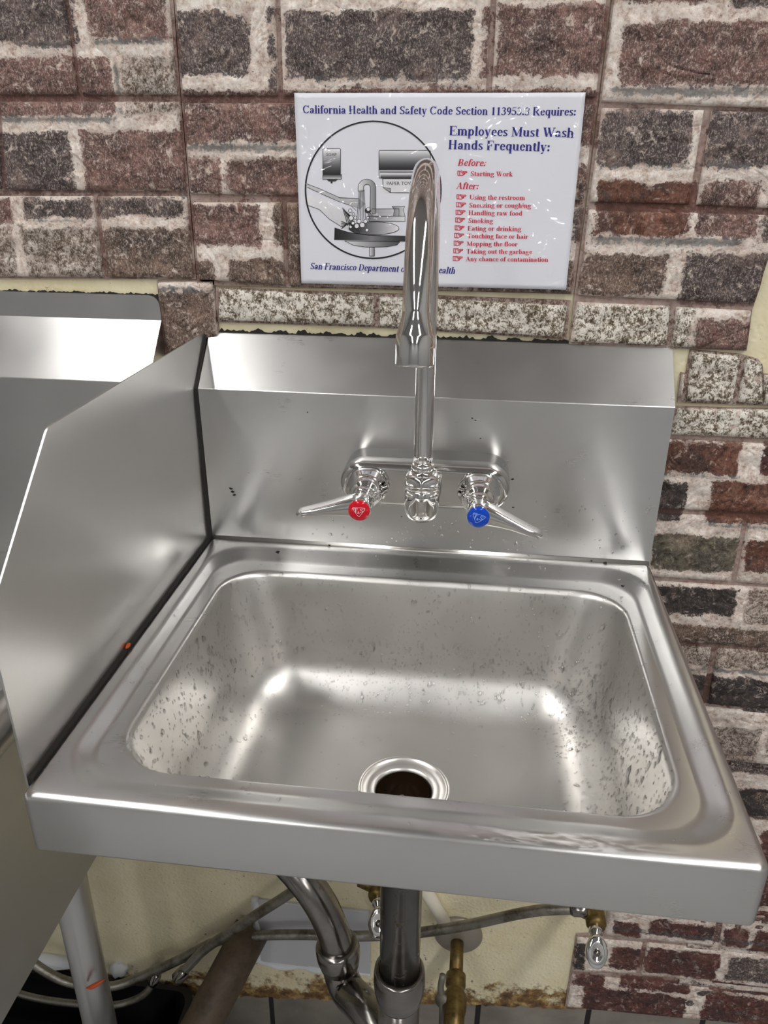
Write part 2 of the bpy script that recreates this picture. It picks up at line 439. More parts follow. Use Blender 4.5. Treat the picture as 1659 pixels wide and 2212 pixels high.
def print_attrs(V):
    V = np.asarray(V); d = sdf(V[:, 0], V[:, 2], prx); i = d.argmax(1); dm = d[np.arange(len(V)), i]*1000
    wgt = np.exp(np.clip(d*1000, -12, 4)/1.5); wgt /= wgt.sum(1, keepdims=True)
    tone = wgt @ toneRGB; wt = wgt @ toneW; fk = wgt @ toneF
    k = sdf(V[:, 0], V[:, 2], krx).max(1)*1000
    return {'pd': ('FLOAT', np.clip(dm, -9, 9)), 'kd': ('FLOAT', np.clip(k, -9, 9)), 'wt': ('FLOAT', wt), 'fk': ('FLOAT', fk),
            'tone': ('FLOAT_COLOR', np.hstack([tone, np.ones((len(V), 1))]))}
def sheet(poly):
    """thin backing sheet of the foam panel, its face showing in the pressed joints"""
    pts = [WP(*p) for p in poly]
    xs = [p[0] for p in pts]; zs = [p[1] for p in pts]
    import bmesh
    bm = bmesh.new(); f = bm.faces.new([bm.verts.new((p[0], YW-0.0028, p[1])) for p in pts]); f.normal_update()
    bmesh.ops.triangulate(bm, faces=[f])
    st = 0.008
    for x in np.arange(min(xs)+st, max(xs), st):
        bmesh.ops.bisect_plane(bm, geom=bm.verts[:]+bm.edges[:]+bm.faces[:], plane_co=(x, 0, 0), plane_no=(1, 0, 0))
    for z in np.arange(min(zs)+st, max(zs), st):
        bmesh.ops.bisect_plane(bm, geom=bm.verts[:]+bm.edges[:]+bm.faces[:], plane_co=(0, 0, z), plane_no=(0, 0, 1))
    r = bmesh.ops.extrude_face_region(bm, geom=[e for e in bm.faces])
    for v in r['geom']:
        if isinstance(v, bmesh.types.BMVert): v.co.y = YW+0.001
    bmesh.ops.recalc_face_normals(bm, faces=bm.faces[:])
    bm.verts.index_update()
    V = np.array([v.co[:] for v in bm.verts]); F = [[v.index for v in g.verts] for g in bm.faces]; bm.free()
    o = mk('foam_sheet', V, F, MAT['groove'], wall, False, base=(0, 0, 0), attrs=print_attrs(V)); return o
SHEETS = [[(-90, -40), (374, -40), (392, 210), (411, 420), (426, 602), (-90, 600)],
 [(376, -40), (1322, -40), (1291, 215), (1262, 440), (1238, 634), (640, 620), (470, 616), (428, 604), (413, 420), (394, 210)],
 [(468, 620), (1232, 648), (1224, 732), (812, 706), (470, 694)],
 [(341, 606), (464, 604), (475, 722), (455, 745), (360, 768)],
 [(1326, -40), (1760, -40), (1760, 400), (1659, 543), (1640, 618), (1623, 668), (1611, 756), (1228, 742), (1240, 640), (1266, 440), (1294, 215)],
 [(1490, 754), (1600, 764), (1636, 774), (1645, 786), (1647, 806), (1760, 812), (1760, 878), (1462, 868), (1470, 803), (1480, 806)],
 [(1455, 876), (1760, 884), (1760, 2236), (1659, 2212), (1500, 2195), (1220, 2170), (1245, 2015), (1310, 2012), (1310, 1975), (1330, 1900), (1330, 1300), (1390, 1100)]]
for s_ in SHEETS: sheet(s_)
BL = """-90 -40 139 -40 175 207 -90 207;147 -40 366 -40 388 207 182 207;-90 219 1 219 11 411 -90 411;7 219 391 219 404 413 18 411;-90 422 205 422 230 598 -90 597;214 422 407 422 421 600 239 598
380 -40 596 -40 605 209 398 209;605 -40 1063 -40 1050 210 613 209;1074 -40 1314 -40 1287 212 1061 210;400 222 700 222 706 424 414 419;708 222 1090 224 1084 428 714 424;1098 224 1284 224 1262 433 1092 428
419 436 611 436 618 616 432 603;620 436 652 436 654 617 627 616;660 437 1012 440 1014 627 662 618;1021 440 1256 446 1231 633 1022 628
474 622 809 637 809 702 475 691;820 638 1226 657 1216 728 820 703;343 608 462 606 473 722 366 766
1330 -40 1760 -40 1755 240 1296 221;1298 232 1520 237 1487 442 1271 437;1534 238 1760 244 1740 455 1500 443;1270 451 1690 464 1625 655 1247 637;1244 650 1447 659 1439 745 1230 738;1458 660 1621 669 1610 754 1449 748
1493 757 1599 767 1580 866 1479 866;1608 769 1644 782 1646 873 1590 867;1647 807 1760 813 1760 880 1647 873;1470 805 1479 808 1473 857 1463 855
1462 879 1760 884 1760 949 1440 936;1380 943 1760 959 1760 1111 1370 1092;1370 1102 1604 1113 1577 1252 1340 1236;1614 1114 1760 1120 1760 1265 1587 1253
1340 1246 1760 1271 1760 1402 1350 1373;1345 1384 1536 1394 1514 1512 1345 1497;1549 1395 1760 1410 1760 1537 1526 1514;1345 1505 1760 1543 1760 1656 1345 1612;1345 1624 1760 1665 1760 1771 1345 1726
1345 1736 1760 1777 1760 1876 1345 1838;1345 1848 1760 1888 1760 1960 1345 1922;1316 1930 1552 1948 1537 2036 1304 2012;1563 1950 1760 1972 1760 2060 1548 2038
1246 2019 1388 2030 1373 2095 1235 2090;1397 2030 1760 2066 1760 2138 1382 2097;1234 2099 1760 2144 1760 2218 1223 2167"""
def brick(qp):
    c = [np.array(WP(*qp[i])) for i in range(4)]      # tl, tr, br, bl
    Lu = (np.linalg.norm(c[1]-c[0])+np.linalg.norm(c[2]-c[3]))/2; Lv = (np.linalg.norm(c[3]-c[0])+np.linalg.norm(c[2]-c[1]))/2
    b = 0.0013
    def params(L):
        n = max(2, int((L-2*b)/0.0042)); return [0]+[(b+(L-2*b)*k/n)/L for k in range(n+1)]+[1]
    us, vs = params(Lu), params(Lv); V = []
    for j, v in enumerate(vs):
        for i, u in enumerate(us):
            p = (c[0]*(1-u)+c[1]*u)*(1-v)+(c[3]*(1-u)+c[2]*u)*v
            if i in (0, len(us)-1) or j in (0, len(vs)-1): h = 0.0015
            else:
                ed = min(u*Lu, (1-u)*Lu, v*Lv, (1-v)*Lv)
                e = max(0, min(1, (ed-0.004)/0.010))
                q = Vector((p[0]*42, p[1]*60, 1.7)); r1 = 1-abs(noise.noise(q))*2
                r2 = noise.noise(Vector((p[0]*95, p[1]*110, 5.1)))
                h = max(0.0044, 0.0062+e*(0.0034*(r1-0.45)+0.0018*r2))
            V.append((p[0], YW-h, p[1]))
    n = len(us); F = [(j*n+i, j*n+i+1, (j+1)*n+i+1, (j+1)*n+i) for j in range(len(vs)-1) for i in range(n-1)]
    # make sure normals look into the room
    F = [tuple(reversed(f)) for f in F]
    return mk('brick', V, F, MAT['brick'], wall, True, base=(0, 0, 0), attrs=print_attrs(V))
for it in BL.replace('\n', ';').split(';'):
    a = list(map(float, it.split())); brick([(a[0], a[1]), (a[2], a[3]), (a[4], a[5]), (a[6], a[7])])

# the brick panelling goes on above the picture
for gx, gz in ((np.arange(-1.3, 1.6, 0.012), np.arange(0.488, CEIL, 0.012)), (np.arange(0.572, 1.9, 0.012), np.arange(-0.70, 0.49, 0.012)), (np.arange(-1.4, -0.206, 0.012), np.arange(0.26, 0.49, 0.012))):
  V = np.array([(x, YW-0.005, z) for z in gz for x in gx]); n = len(gx)
  F = [(j*n+i, j*n+i+1, (j+1)*n+i+1, (j+1)*n+i) for j in range(len(gz)-1) for i in range(n-1)]
  rw = np.floor((V[:, 2]-0.488)/0.07); fz = ((V[:, 2]-0.488)/0.07-rw)*70; fx = ((V[:, 0]+0.11*(rw % 2))/0.22 % 1)*220
  dd = np.minimum(np.minimum(fz, 70-fz), np.minimum(fx, 220-fx))-7
  hsh = ((np.floor((V[:, 0]+0.11*(rw % 2))/0.22)*7+rw*13) % 3)
  tn = np.array([lin(*TONE[k])[:3] for k in 'rdb'])[hsh.astype(int)]
  mk('foam_sheet', V, F, MAT['brick'], wall, True, base=(0, 0, 0), attrs={'pd': ('FLOAT', np.clip(dd, -9, 9)), 'kd': ('FLOAT', np.full(len(V), -9.0)), 'wt': ('FLOAT', np.zeros(len(V))), 'fk': ('FLOAT', np.ones(len(V))), 'tone': ('FLOAT_COLOR', np.hstack([tn, np.ones((len(V), 1))]))})
# ragged black mould along the tops of the sinks
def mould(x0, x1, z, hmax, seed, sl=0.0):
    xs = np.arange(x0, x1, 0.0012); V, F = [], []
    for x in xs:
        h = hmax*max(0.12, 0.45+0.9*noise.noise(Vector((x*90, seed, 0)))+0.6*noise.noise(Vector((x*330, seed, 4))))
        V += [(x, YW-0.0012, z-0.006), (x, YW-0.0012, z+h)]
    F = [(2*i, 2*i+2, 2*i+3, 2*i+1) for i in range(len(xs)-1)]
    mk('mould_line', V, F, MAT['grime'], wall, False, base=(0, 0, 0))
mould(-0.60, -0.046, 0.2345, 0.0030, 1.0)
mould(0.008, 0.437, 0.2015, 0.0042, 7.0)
# ------------------------------------------------------------------ ceiling lamps
def lamp(name, x, y0, y1, label):
    t = empty('ceiling_light_%s_offscreen' % name, (x, (y0+y1)/2, CEIL))
    mk('housing', *box(x-0.11, x+0.11, y0, y1, CEIL-0.055, CEIL+0.001, 0.006), MAT['lamp_body'], t, False)
    mk('diffuser_%s_offscreen' % name, *box(x-0.085, x+0.085, y0+0.02, y1-0.02, CEIL-0.068, CEIL-0.050, 0.005), MAT['lamp'], t, False)
    tag(t, label, 'ceiling light')
lamp('left', -0.66, -2.1, -0.15, 'long white strip light on the ceiling over the large sink')
lamp('right', 1.16, -2.1, -0.15, 'long white strip light on the ceiling over the brick panelling')
lamp('far_left', -0.66, -4.6, -2.6, 'long white strip light on the ceiling far behind the large sink')
lamp('far_right', 1.16, -4.6, -2.6, 'long white strip light on the ceiling far out from the brick panelling')
# ================================================================== HAND SINK
sink = empty('hand_sink', (W/2, -D/2, -0.0455))
tag(sink, 'wall-mounted stainless steel hand sink with a single splash guard', 'sink')
def basin():
    R = []
    def ins(i, z, r): R.append(rr(i, W-i, -D+i, 0.0-i*0.2, r, z, 9, 10))
    ins(0.014, -0.0450, 0.002); ins(0.003, -0.0455, 0.004); ins(0.0008, -0.0448, 0.005); ins(0, -0.043, 0.006); ins(0, -0.004, 0.006)
    ins(0.0007, -0.0018, 0.006); ins(0.0022, -0.0004, 0.006); ins(0.0045, 0.0, 0.006)
    def rg(x0, x1, y0, y1, r, z): R.append(rr(x0, x1, y0, y1, r, z, 9, 10))
    rg(0.0105, 0.4295, -0.3515, -0.0125, 0.036, 0.0)
    rg(0.0125, 0.4275, -0.3495, -0.0145, 0.036, -0.0004)
    rg(0.0150, 0.4250, -0.3465, -0.0175, 0.036, -0.0018)
    rg(0.0205, 0.4185, -0.3385, -0.0280, 0.034, -0.0055)
    rg(0.0225, 0.4160, -0.3360, -0.0310, 0.034, -0.0064)
    rg(0.0245, 0.4135, -0.3340, -0.0335, 0.034, -0.0066)
    bx0, bx1, by0, by1 = 0.0366, 0.4028, -0.3258, -0.0514
    rg(bx0-0.003, bx1+0.003, by0-0.002, by1+0.003, 0.042, -0.0062)
    rg(bx0-0.0008, bx1+0.0008, by0-0.0006, by1+0.001, 0.042, -0.0066)
    rg(bx0+0.0008, bx1-0.0008, by0+0.0008, by1-0.0008, 0.042, -0.0080)
    rg(bx0+0.0022, bx1-0.0022, by0+0.0022, by1-0.0022, 0.042, -0.0115)
    top = -0.0115; zb = -0.1290; fr = 0.046
    for k in range(1, 6):                                   # drafted walls
        t = k/5; i = 0.0022+0.012*t; z = top+(zb+fr-top)*t
        rg(bx0+i, bx1-i, by0+i, by1-i, 0.042+0.012*t, z)
    i0 = 0.0142
    for k in range(1, 11):                                  # bottom fillet
        a = math.radians(9*k); i = i0+fr*(1-math.cos(a)); z = zb+fr*(1-math.sin(a))
        rg(bx0+i, bx1-i, by0+i, by1-i, 0.054*(1-0.45*k/10)+0.004, z)
    # floor of the bowl, falling towards the drain
    cx, cy, dr = 0.2195, -0.187, 0.030
    last = np.array(R[-1])
    for k in range(1, 9):
        t = k/8; ring = []
        for p in last:
            d = p[:2]-np.array((cx, cy)); n_ = d/np.linalg.norm(d)
            q = np.array((cx, cy))+d*(1-t)+n_*dr*t
            ring.append((q[0], q[1], zb-0.0045*t))
        R.append(ring)
    return loft(R)
bV, bF = basin()
bo = mk('basin', bV, bF, [MAT['steel_h'], MAT['steel_bowl']], sink)
nr = len(rr(0, 1, 0, 1, .1, 0, 9, 10))
for i, p in enumerate(bo.data.polygons):
    if i//nr >= 15: p.material_index = 1
# back splash: front sheet, sloped top that runs back to the wall
prof = fillet([(0.0, -0.044), (0.0, H1), (YW-0.001, H2), (YW-0.001, -0.044)], [0, 0.0022, 0.001, 0], 6)
V, F = prism(prof, 0, 0.0003, W-0.0003)
bs = mk('backsplash', V, F, MAT['steel_h'], sink, False)
# bright welded cove where basin and backsplash meet
cov = [(0.0008, -0.0008), (0.0008, 0.0042), (-0.0006, 0.0022), (-0.0022, 0.0009), (-0.0042, -0.0004)]
mk('weld_seam', *prism(cov, 0, 0.004, W-0.001), MAT['steel_bowl'], sink)
# side splash
sp_ = fillet([(YW-0.002, -0.03), (YW-0.002, 0.2017), (-0.2593, 0.2005), (-0.3520, 0.1160), (-0.3500, -0.003), (-0.348, -0.03)], [0, 0.002, 0.012, 0.018, 0.001, 0], 8)
mk('side_splash', *prism(sp_, 0, -0.0034, -0.0020), MAT['steel_side'], sink, False)
# dark grime that has built up in the joints
gj = [(-0.0022, -0.004), (0.0016, -0.004), (0.0010, 0.0012), (-0.0022, 0.0020)]
V1, F1 = prism(gj, 1, -0.349, 0.0)
V2 = [(-0.0022, 0.0, 0), (0.0022, 0.0002, 0), (-0.0022, -0.0026, 0), (0.0012, -0.0008, 0),
      (-0.0022, 0.0, H1), (0.0009, 0.0002, H1), (-0.0022, -0.0014, H1), (0.0006, -0.0006, H1), (-0.0022, YW-.004, H2+.0005), (0.0005, YW-.004, H2+.0003), (-0.0022, YW-.004, H2-.001), (0.0005, YW-.005, H2-.001)]
F2 = [(0, 1, 5, 4), (2, 6, 7, 3), (1, 3, 7, 5), (4, 5, 9, 8), (6, 10, 11, 7), (5, 7, 11, 9), (0, 2, 3, 1)]
mk('joint_grime', *join((V1, F1), (V2, F2)), MAT['grime'], sink, False)
# drain flange
dc = (0.2195, -0.187, -0.1335)
df = mk('drain_flange', *lathe([(0.0395, -0.0006), (0.0393, 0.0016), (0.0380, 0.0026), (0.0355, 0.0022), (0.0350, 0.0014), (0.0300, 0.0006), (0.0262, 0.0004), (0.0245, -0.0008), (0.0232, -0.0040), (0.0228, -0.0100), (0.0226, -0.0380)], dc, (0, 0, 1), 64, False, False), MAT['steel_bowl'], sink)
mk('drain_throat', *lathe([(0.0226, -0.0005), (0.0224, -0.045), (0.0, -0.046)], (dc[0], dc[1], dc[2]-0.0008), (0, 0, 1), 40, False, False), plain('wet_dark_drain', lin(46, 34, 22), 0.15, 0.3), df)
mk('drain_water', *lathe([(0.0, -0.029), (0.0225, -0.029)], dc, (0, 0, 1), 40, False, False), plain('brown_water', lin(70, 42, 12), 0.02, 0.0, Transmission_Weight=0.6, IOR=1.33), df)
# tailpiece under the drain with its slip nut
tp = mk('tailpiece', *lathe([(0.0235, -0.165), (0.0195, -0.172), (0.0192, -0.172), (0.0192, -0.372)], (0.2195, -0.187, 0), (0, 0, 1), 40), MAT['worn_chrome'], sink)
hexw = lambda t, h: 1+0.035*math.cos(8*t)
mk('slip_nut', *lathe([(0.0196, -0.358), (0.0226, -0.357), (0.0244, -0.360), (0.0250, -0.366), (0.0250, -0.378), (0.0240, -0.388), (0.0226, -0.392), (0.0228, -0.396), (0.0214, -0.401), (0.0206, -0.402)], (0.2195, -0.187, 0), (0, 0, 1), 48, True, True, None), MAT['worn_chrome'], tp)
# joined waste pipe: lower tee and the branch from the big sink
wp = empty('waste_pipe', (0.2195, -0.187, -0.60))
tag(wp, 'tarnished chrome waste pipe with curved branch under the hand sink', 'pipe')
mk('lower_pipe', *lathe([(0.0206, -0.385), (0.0206, -0.60), (0.0206, FLOOR+0.002)], (0.2195, -0.187, 0), (0, 0, 1), 40), MAT['worn_chrome'], wp)
nut = PY(731, 2066, -0.1)
lowp = [nut, nut+np.array((0.003, -0.003, -0.022)), PY(752, 2140, -0.115), PY(800, 2195, -0.15), (0.2195, -0.187, -0.512)]
mk('lower_bend', *tube(resample(lowp, 0.006), 0.0195, 28), MAT['worn_chrome'], wp)
upp = [PY(733, 2072, -0.1), PY(729, 2045, -0.1), PY(717, 2005, -0.098), PY(694, 1955, -0.092), PY(660, 1905, -0.084), PY(610, 1850, -0.07), PY(540, 1790, -0.05)]
br_ = mk('branch_bend', *tube(resample(upp, 0.006), 0.0185, 28), MAT['worn_chrome'], wp)
ax = np.array(upp[0])-np.array(upp[1]); ax /= np.linalg.norm(ax)
mk('slip_nut', *lathe([(0.019, -0.004), (0.0222, -0.004), (0.0245, 0.0), (0.025, 0.006), (0.025, 0.014), (0.0238, 0.021), (0.0222, 0.023), (0.0224, 0.028), (0.0205, 0.031)], upp[1]-ax*0.002, ax, 48), MAT['worn_chrome'], br_)

# ================================================================== FAUCET
FX, FZ = 0.2198, 0.0845
fa = empty('faucet', (FX, 0.0, FZ))
tag(fa, 'chrome wall-mounted gooseneck faucet with two lever handles', 'faucet')
def stadium(x0, x1, z0, z1, y, r, nc=12):
    return [(p[0], y, p[1]) for p in rr(x0, x1, z0, z1, r, 0, nc, 6)]
R = []
X0, X1, Z0, Z1 = 0.1425, 0.2972, 0.0628, 0.1056
for y, i in ((0.001, 0), (-0.034, 0), (-0.0375, 0.0004), (-0.0402, 0.0016), (-0.0418, 0.0036), (-0.0424, 0.006)):
    R.append(stadium(X0+i, X1-i, Z0+i, Z1-i, y, (Z1-Z0)/2-i-0.00005))
V, F = loft(R, True, True)
mfb = NT('faucet_body_chrome').set(Base_Color=(0.68, 0.67, 0.65, 1), Metallic=1.0, Roughness=0.10)
mk('faucet_body', V, F, mfb.m, fa, True)
fb = fa.children[0]
for p in fb.data.polygons:
    if len(p.vertices) > 4: p.use_smooth = False
# spout base, nut and collar
nutw = lambda t, h: 1.0
SY = -0.0625
mk('spout_base', *join(lathe([(0.0010, 0.0615), (0.006, 0.0618), (0.0105, 0.0636), (0.0138, 0.0672), (0.0152, 0.0720), (0.0154, 0.0880), (0.0148, 0.0925), (0.0142, 0.0932)], (FX, SY, 0), (0, 0, 1), 40),
    lathe([(0.0125, 0.0), (0.0122, 0.020)], (FX, -0.0415, 0.080), (0, -1, 0), 32)), MAT['chrome'], fa)
sc = lambda t, h: 1-0.045*abs(math.sin(3*t))*(1 if 0.094 < h < 0.1045 else 0.2)
mk('spout_nut', *lathe([(0.0143, 0.0926), (0.0160, 0.0945), (0.0162, 0.0975), (0.0160, 0.1010), (0.0150, 0.1040), (0.0132, 0.1062), (0.0102, 0.1070)], (FX, SY, 0), (0, 0, 1), 60, True, True, sc), MAT['chrome'], fa)
mk('spout_collar', *lathe([(0.0100, 0.1065), (0.0100, 0.1140), (0.0094, 0.1150), (0.0083, 0.1152)], (FX, SY, 0), (0, 0, 1), 40), MAT['chrome'], fa)
sa = math.atan2(0.0056, 0.183)
RG, ZC = 0.0920, 0.2555
def gp(s, z):  # point at horizontal reach s from the riser
    return np.array((FX+math.sin(sa)*s, SY-math.cos(sa)*s, z))
path = [gp(0, 0.112+(ZC-0.112)*k/12) for k in range(12)]
path += [gp(RG-RG*math.cos(math.radians(a)), ZC+RG*math.sin(math.radians(a))) for a in range(0, 176, 5)]
end = path[-1]; dirv = path[-1]-path[-2]; dirv /= np.linalg.norm(dirv)
gn = mk('gooseneck', *tube(path, 0.00815, 32), MAT['chrome'], fa)
mk('aerator', *lathe([(0.0080, -0.012), (0.0084, -0.009), (0.0098, -0.003), (0.0110, 0.0005), (0.0114, 0.0015), (0.0114, 0.0175), (0.0110, 0.0188), (0.0096, 0.0190), (0.0092, 0.0170), (0.0, 0.0168)], end, dirv, 40, False, False), MAT['chrome'], fa)
# lever handles
def handle(x, side, tip, mat_cap, mat_print):
    bon = lambda t, h: 1+0.03*math.cos(6*t)*(1 if h < 0.012 else 0.3)
    mk('bonnet', *lathe([(0.0165, 0.0), (0.0185, 0.002), (0.0187, 0.007), (0.0180, 0.0105), (0.0160, 0.0135), (0.0152, 0.0180), (0.0138, 0.0235), (0.0118, 0.0260), (0.0104, 0.0265), (0.0102, 0.0335), (0.0094, 0.0345)], (x, -0.0418, FZ), (0, -1, 0), 54, True, True, bon), MAT['chrome'], fa)
    h = mk('lever_handle', *lever(x, side, tip), MAT['chrome'], fa)
    cp = mk('index_button', *lathe([(0.0092, 0.0), (0.0092, 0.0012), (0.0088, 0.0017), (0.0060, 0.0023), (0.0, 0.0026)], (x, -0.0998, FZ), (0, -1, 0), 40, False, False), mat_cap, h)
    # raised emblem: rounded triangle round the letters
    rotv = -0.30 if side > 0 else 0.0
    def e2w(u, v, k=0):
        c, s = math.cos(rotv), math.sin(rotv); U, Vv = u*c-v*s, u*s+v*c
        rad = min(1, math.hypot(U, Vv)/0.0088); bulge = 0.0026-0.0008*rad*rad
        return (x+U, -0.0998-bulge-0.00012-k, FZ+Vv)
    tri = fillet([(-0.0066, 0.0034), (0.0066, 0.0034), (0.0, -0.0058)], 0.0016, 5)
    V, F = [], []
    n = len(tri); ta = np.array(tri); cen = ta.mean(0)
    for sc_ in (1.0, 0.90):
        for p in tri:
            q = cen+(np.array(p)-cen)*sc_; V.append(e2w(q[0], q[1]))
    F = [(i, (i+1) % n, (i+1) % n+n, i+n) for i in range(n)]
    for ch, cx, sz in (('T', -0.0044, 0.0038), ('&', -0.0012, 0.0022), ('S', 0.0010, 0.0038)):
        gv, gf, adv = glyph(ch); b_ = len(V)
        for (a, c_, k) in gv: V.append(e2w(cx+a*sz/66, (-0.0012 if ch != '&' else -0.0022)+c_*sz/66, k*0.000003))
        F += [tuple(i+b_ for i in f) for f in gf]
    mk('emblem', V, [tuple(reversed(f)) for f in F], mat_print, cp, False)
def lever(x, side, tip):
    hub = lathe([(0.0088, 0.0), (0.0098, 0.002), (0.0099, 0.022), (0.0094, 0.0236), (0.0090, 0.0238)], (x, -0.0762, FZ), (0, -1, 0), 40)
    tp_ = np.array(tip); st = np.array((x+side*0.001, -0.0905, FZ+0.0005)); d = tp_-st
    secs = [(0.0, 0.0092, 0.0086), (0.12, 0.0088, 0.0085), (0.24, 0.0076, 0.0082), (0.38, 0.0060, 0.0079), (0.55, 0.0046, 0.0075), (0.75, 0.0035, 0.0071), (0.9, 0.0029, 0.0066), (0.97, 0.0024, 0.0056), (1.0, 0.0012, 0.0034)]
    t = d/np.linalg.norm(d); yv = np.array((0, -1.0, 0)); yv -= t*np.dot(yv, t); yv /= np.linalg.norm(yv); zv = np.cross(t, yv)
    if zv[2] < 0: zv = -zv
    rings = []
    for s, hz, hy in secs:
        c = st+d*s+zv*(0.0016*math.sin(math.pi*min(1, s*1.2))*0.6); ring = []
        for k in range(24):
            a = 2*math.pi*k/24; ca, sa_ = math.cos(a), math.sin(a)
            e = 0.38
            ring.append(c+yv*hy*math.copysign(abs(ca)**e, ca)+zv*hz*math.copysign(abs(sa_)**e, sa_))
        rings.append(ring)
    return join(hub, loft(rings, True, True))

# ------------------------------------------------------------------ bold roman lettering: pen strokes (cap height 66)
G = {
'a': (46, 'a 20 31 11 12 -10 160;d 10 33 5;l 31 9 31 32;h 30 43 3;a 17 12 10 10 30 330'), 'b': (51, 'l 12 4 12 66;h 2 12 66;a 26 23 14 21 -150 150'),
'c': (42, 'a 23 23 15 21 55 320;d 34 36 5'), 'd': (52, 'l 38 3 38 66;h 28 38 66;h 38 48 2;a 24 23 14 21 30 330'),
'e': (43, 'a 23 23 14 21 10 320;t 10 26 37 26'), 'f': (31, 'l 14 2 14 54;a 24 54 10 12 60 180;d 32 60 5;t 2 44 27 44;h 4 25 1'),
'g': (47, 'a 21 30 12 14 0 360;t 32 41 45 43;a 22 -8 18 11 0 360;t 14 16 11 4;l 12 4 32 2'), 'h': (52, 'l 12 2 12 66;h 2 12 66;h 2 22 1;a 26 30 12 14 0 140;l 38 2 38 30;h 29 48 1'),
'i': (25, 'l 12 2 12 43;h 2 12 44;h 2 22 1;d 12 60 7'), 'k': (52, 'l 12 2 12 66;h 2 12 66;h 2 22 1;t 38 44 16 20;l 21 26 38 3;h 27 50 1;h 28 46 45'),
'l': (25, 'l 12 2 12 66;h 2 12 66;h 2 22 1'), 'm': (78, 'l 12 2 12 42;h 2 12 44;h 2 22 1;a 26 30 12 14 0 140;l 38 2 38 30;h 29 48 1;a 52 30 12 14 0 140;l 64 2 64 30;h 55 74 1'),
'n': (52, 'l 12 2 12 42;h 2 12 44;h 2 22 1;a 26 30 12 14 0 140;l 38 2 38 30;h 29 48 1'), 'o': (47, 'a 23 23 15 21 0 360'),
'p': (52, 'l 12 -19 12 42;h 2 12 44;h 2 22 -20;a 26 23 14 21 -150 150'), 'q': (50, 'l 38 -19 38 43;h 29 48 -20;a 24 23 14 21 30 330'),
'r': (40, 'l 12 2 12 42;h 2 12 44;h 2 22 1;a 28 30 14 13 70 150;d 33 38 6'), 's': (38, 'a 20 34 11 10 30 250;a 18 12 12 10 -150 80;l 14 28 24 18'),
't': (31, 'l 14 9 14 55;t 3 43 26 43;a 22 10 8 9 180 300'), 'u': (52, 'l 12 14 12 43;h 2 12 44;a 25 14 13 12 180 320;l 38 3 38 43;h 28 38 44;h 38 48 2'),
'v': (48, 'l 10 43 24 3;t 24 2 38 44;h 2 20 44;h 30 46 44'), 'w': (68, 'l 10 43 22 3;t 22 2 34 42;l 32 43 46 3;t 46 2 58 44;h 2 20 44;h 26 40 44;h 50 66 44'),
'y': (48, 'l 10 43 24 3;t 38 44 20 -16;d 14 -15 6;h 2 20 44;h 30 46 44'), 'z': (42, 't 6 43 36 43;l 34 42 8 2;t 5 2 37 2;t 6 34 6 43;t 37 2 37 12'),
'A': (66, 't 8 2 30 66;l 30 62 52 3;t 16 24 44 24;h 0 18 1;h 42 64 1'), 'B': (62, 'l 14 2 14 64;h 4 30 65;h 4 30 1;a 30 49 15 15 -90 90;a 32 18 17 16 -90 90;t 14 34 32 34'),
'C': (66, 'a 34 33 25 31 45 315;t 56 48 56 65;t 56 18 52 10'), 'D': (68, 'l 14 2 14 64;h 4 32 65;h 4 32 1;a 30 33 27 31 -90 90'),
'E': (60, 'l 14 2 14 64;h 4 52 65;h 4 54 1;t 14 34 36 34;t 52 65 52 51;t 54 1 55 15;t 36 26 36 42'), 'F': (56, 'l 14 2 14 64;h 4 50 65;h 4 26 1;t 14 34 36 34;t 50 65 50 51;t 36 26 36 42'),
'H': (70, 'l 14 2 14 64;l 52 2 52 64;t 14 34 52 34;h 4 25 65;h 4 25 1;h 42 63 65;h 42 63 1'), 'M': (84, 't 12 2 12 64;l 14 62 40 6;t 40 4 66 64;l 68 2 68 64;h 2 22 1;h 2 16 65;h 58 80 1;h 66 80 65'),
'P': (58, 'l 14 2 14 64;h 4 26 1;h 4 30 65;a 30 48 16 17 -90 90;t 14 31 30 31'), 'R': (66, 'l 14 2 14 64;h 4 26 1;h 4 30 65;a 30 48 16 17 -90 90;t 14 31 30 31;l 30 31 54 3;h 50 66 1'),
'S': (52, 'a 27 48 16 15 40 250;a 25 17 17 15 -150 80;l 18 38 36 24;t 45 50 45 65;t 7 2 7 16'), 'T': (62, 'l 31 2 31 64;h 4 58 65;t 4 65 4 50;t 58 65 58 50;h 20 43 1'),
'U': (68, 'l 14 20 14 64;a 34 20 20 18 180 360;t 54 20 54 64;h 4 26 65;h 46 64 65'), 'W': (90, 'l 12 62 30 4;t 30 2 46 50;l 42 62 62 4;t 62 2 80 65;h 2 24 65;h 34 54 65;h 72 90 65'),
'1': (46, 'l 24 2 24 62;t 24 62 10 55;h 12 36 1'), '3': (46, 'a 22 48 13 14 -80 150;a 20 18 17 16 -150 85'), '5': (46, 't 12 62 40 62;t 12 62 10 38;a 20 21 18 18 -150 120'),
'9': (46, 'a 23 44 13 18 0 360;a 14 38 23 36 -75 15'), ':': (25, 'd 12 8 8;d 12 37 8'), '.': (25, 'd 12 8 8'), ' ': (24, ''),
'&': (66, 'a 26 50 11 13 -40 230;l 18 42 52 4;a 24 17 16 15 100 330;t 38 8 56 34')}
_gc = {}
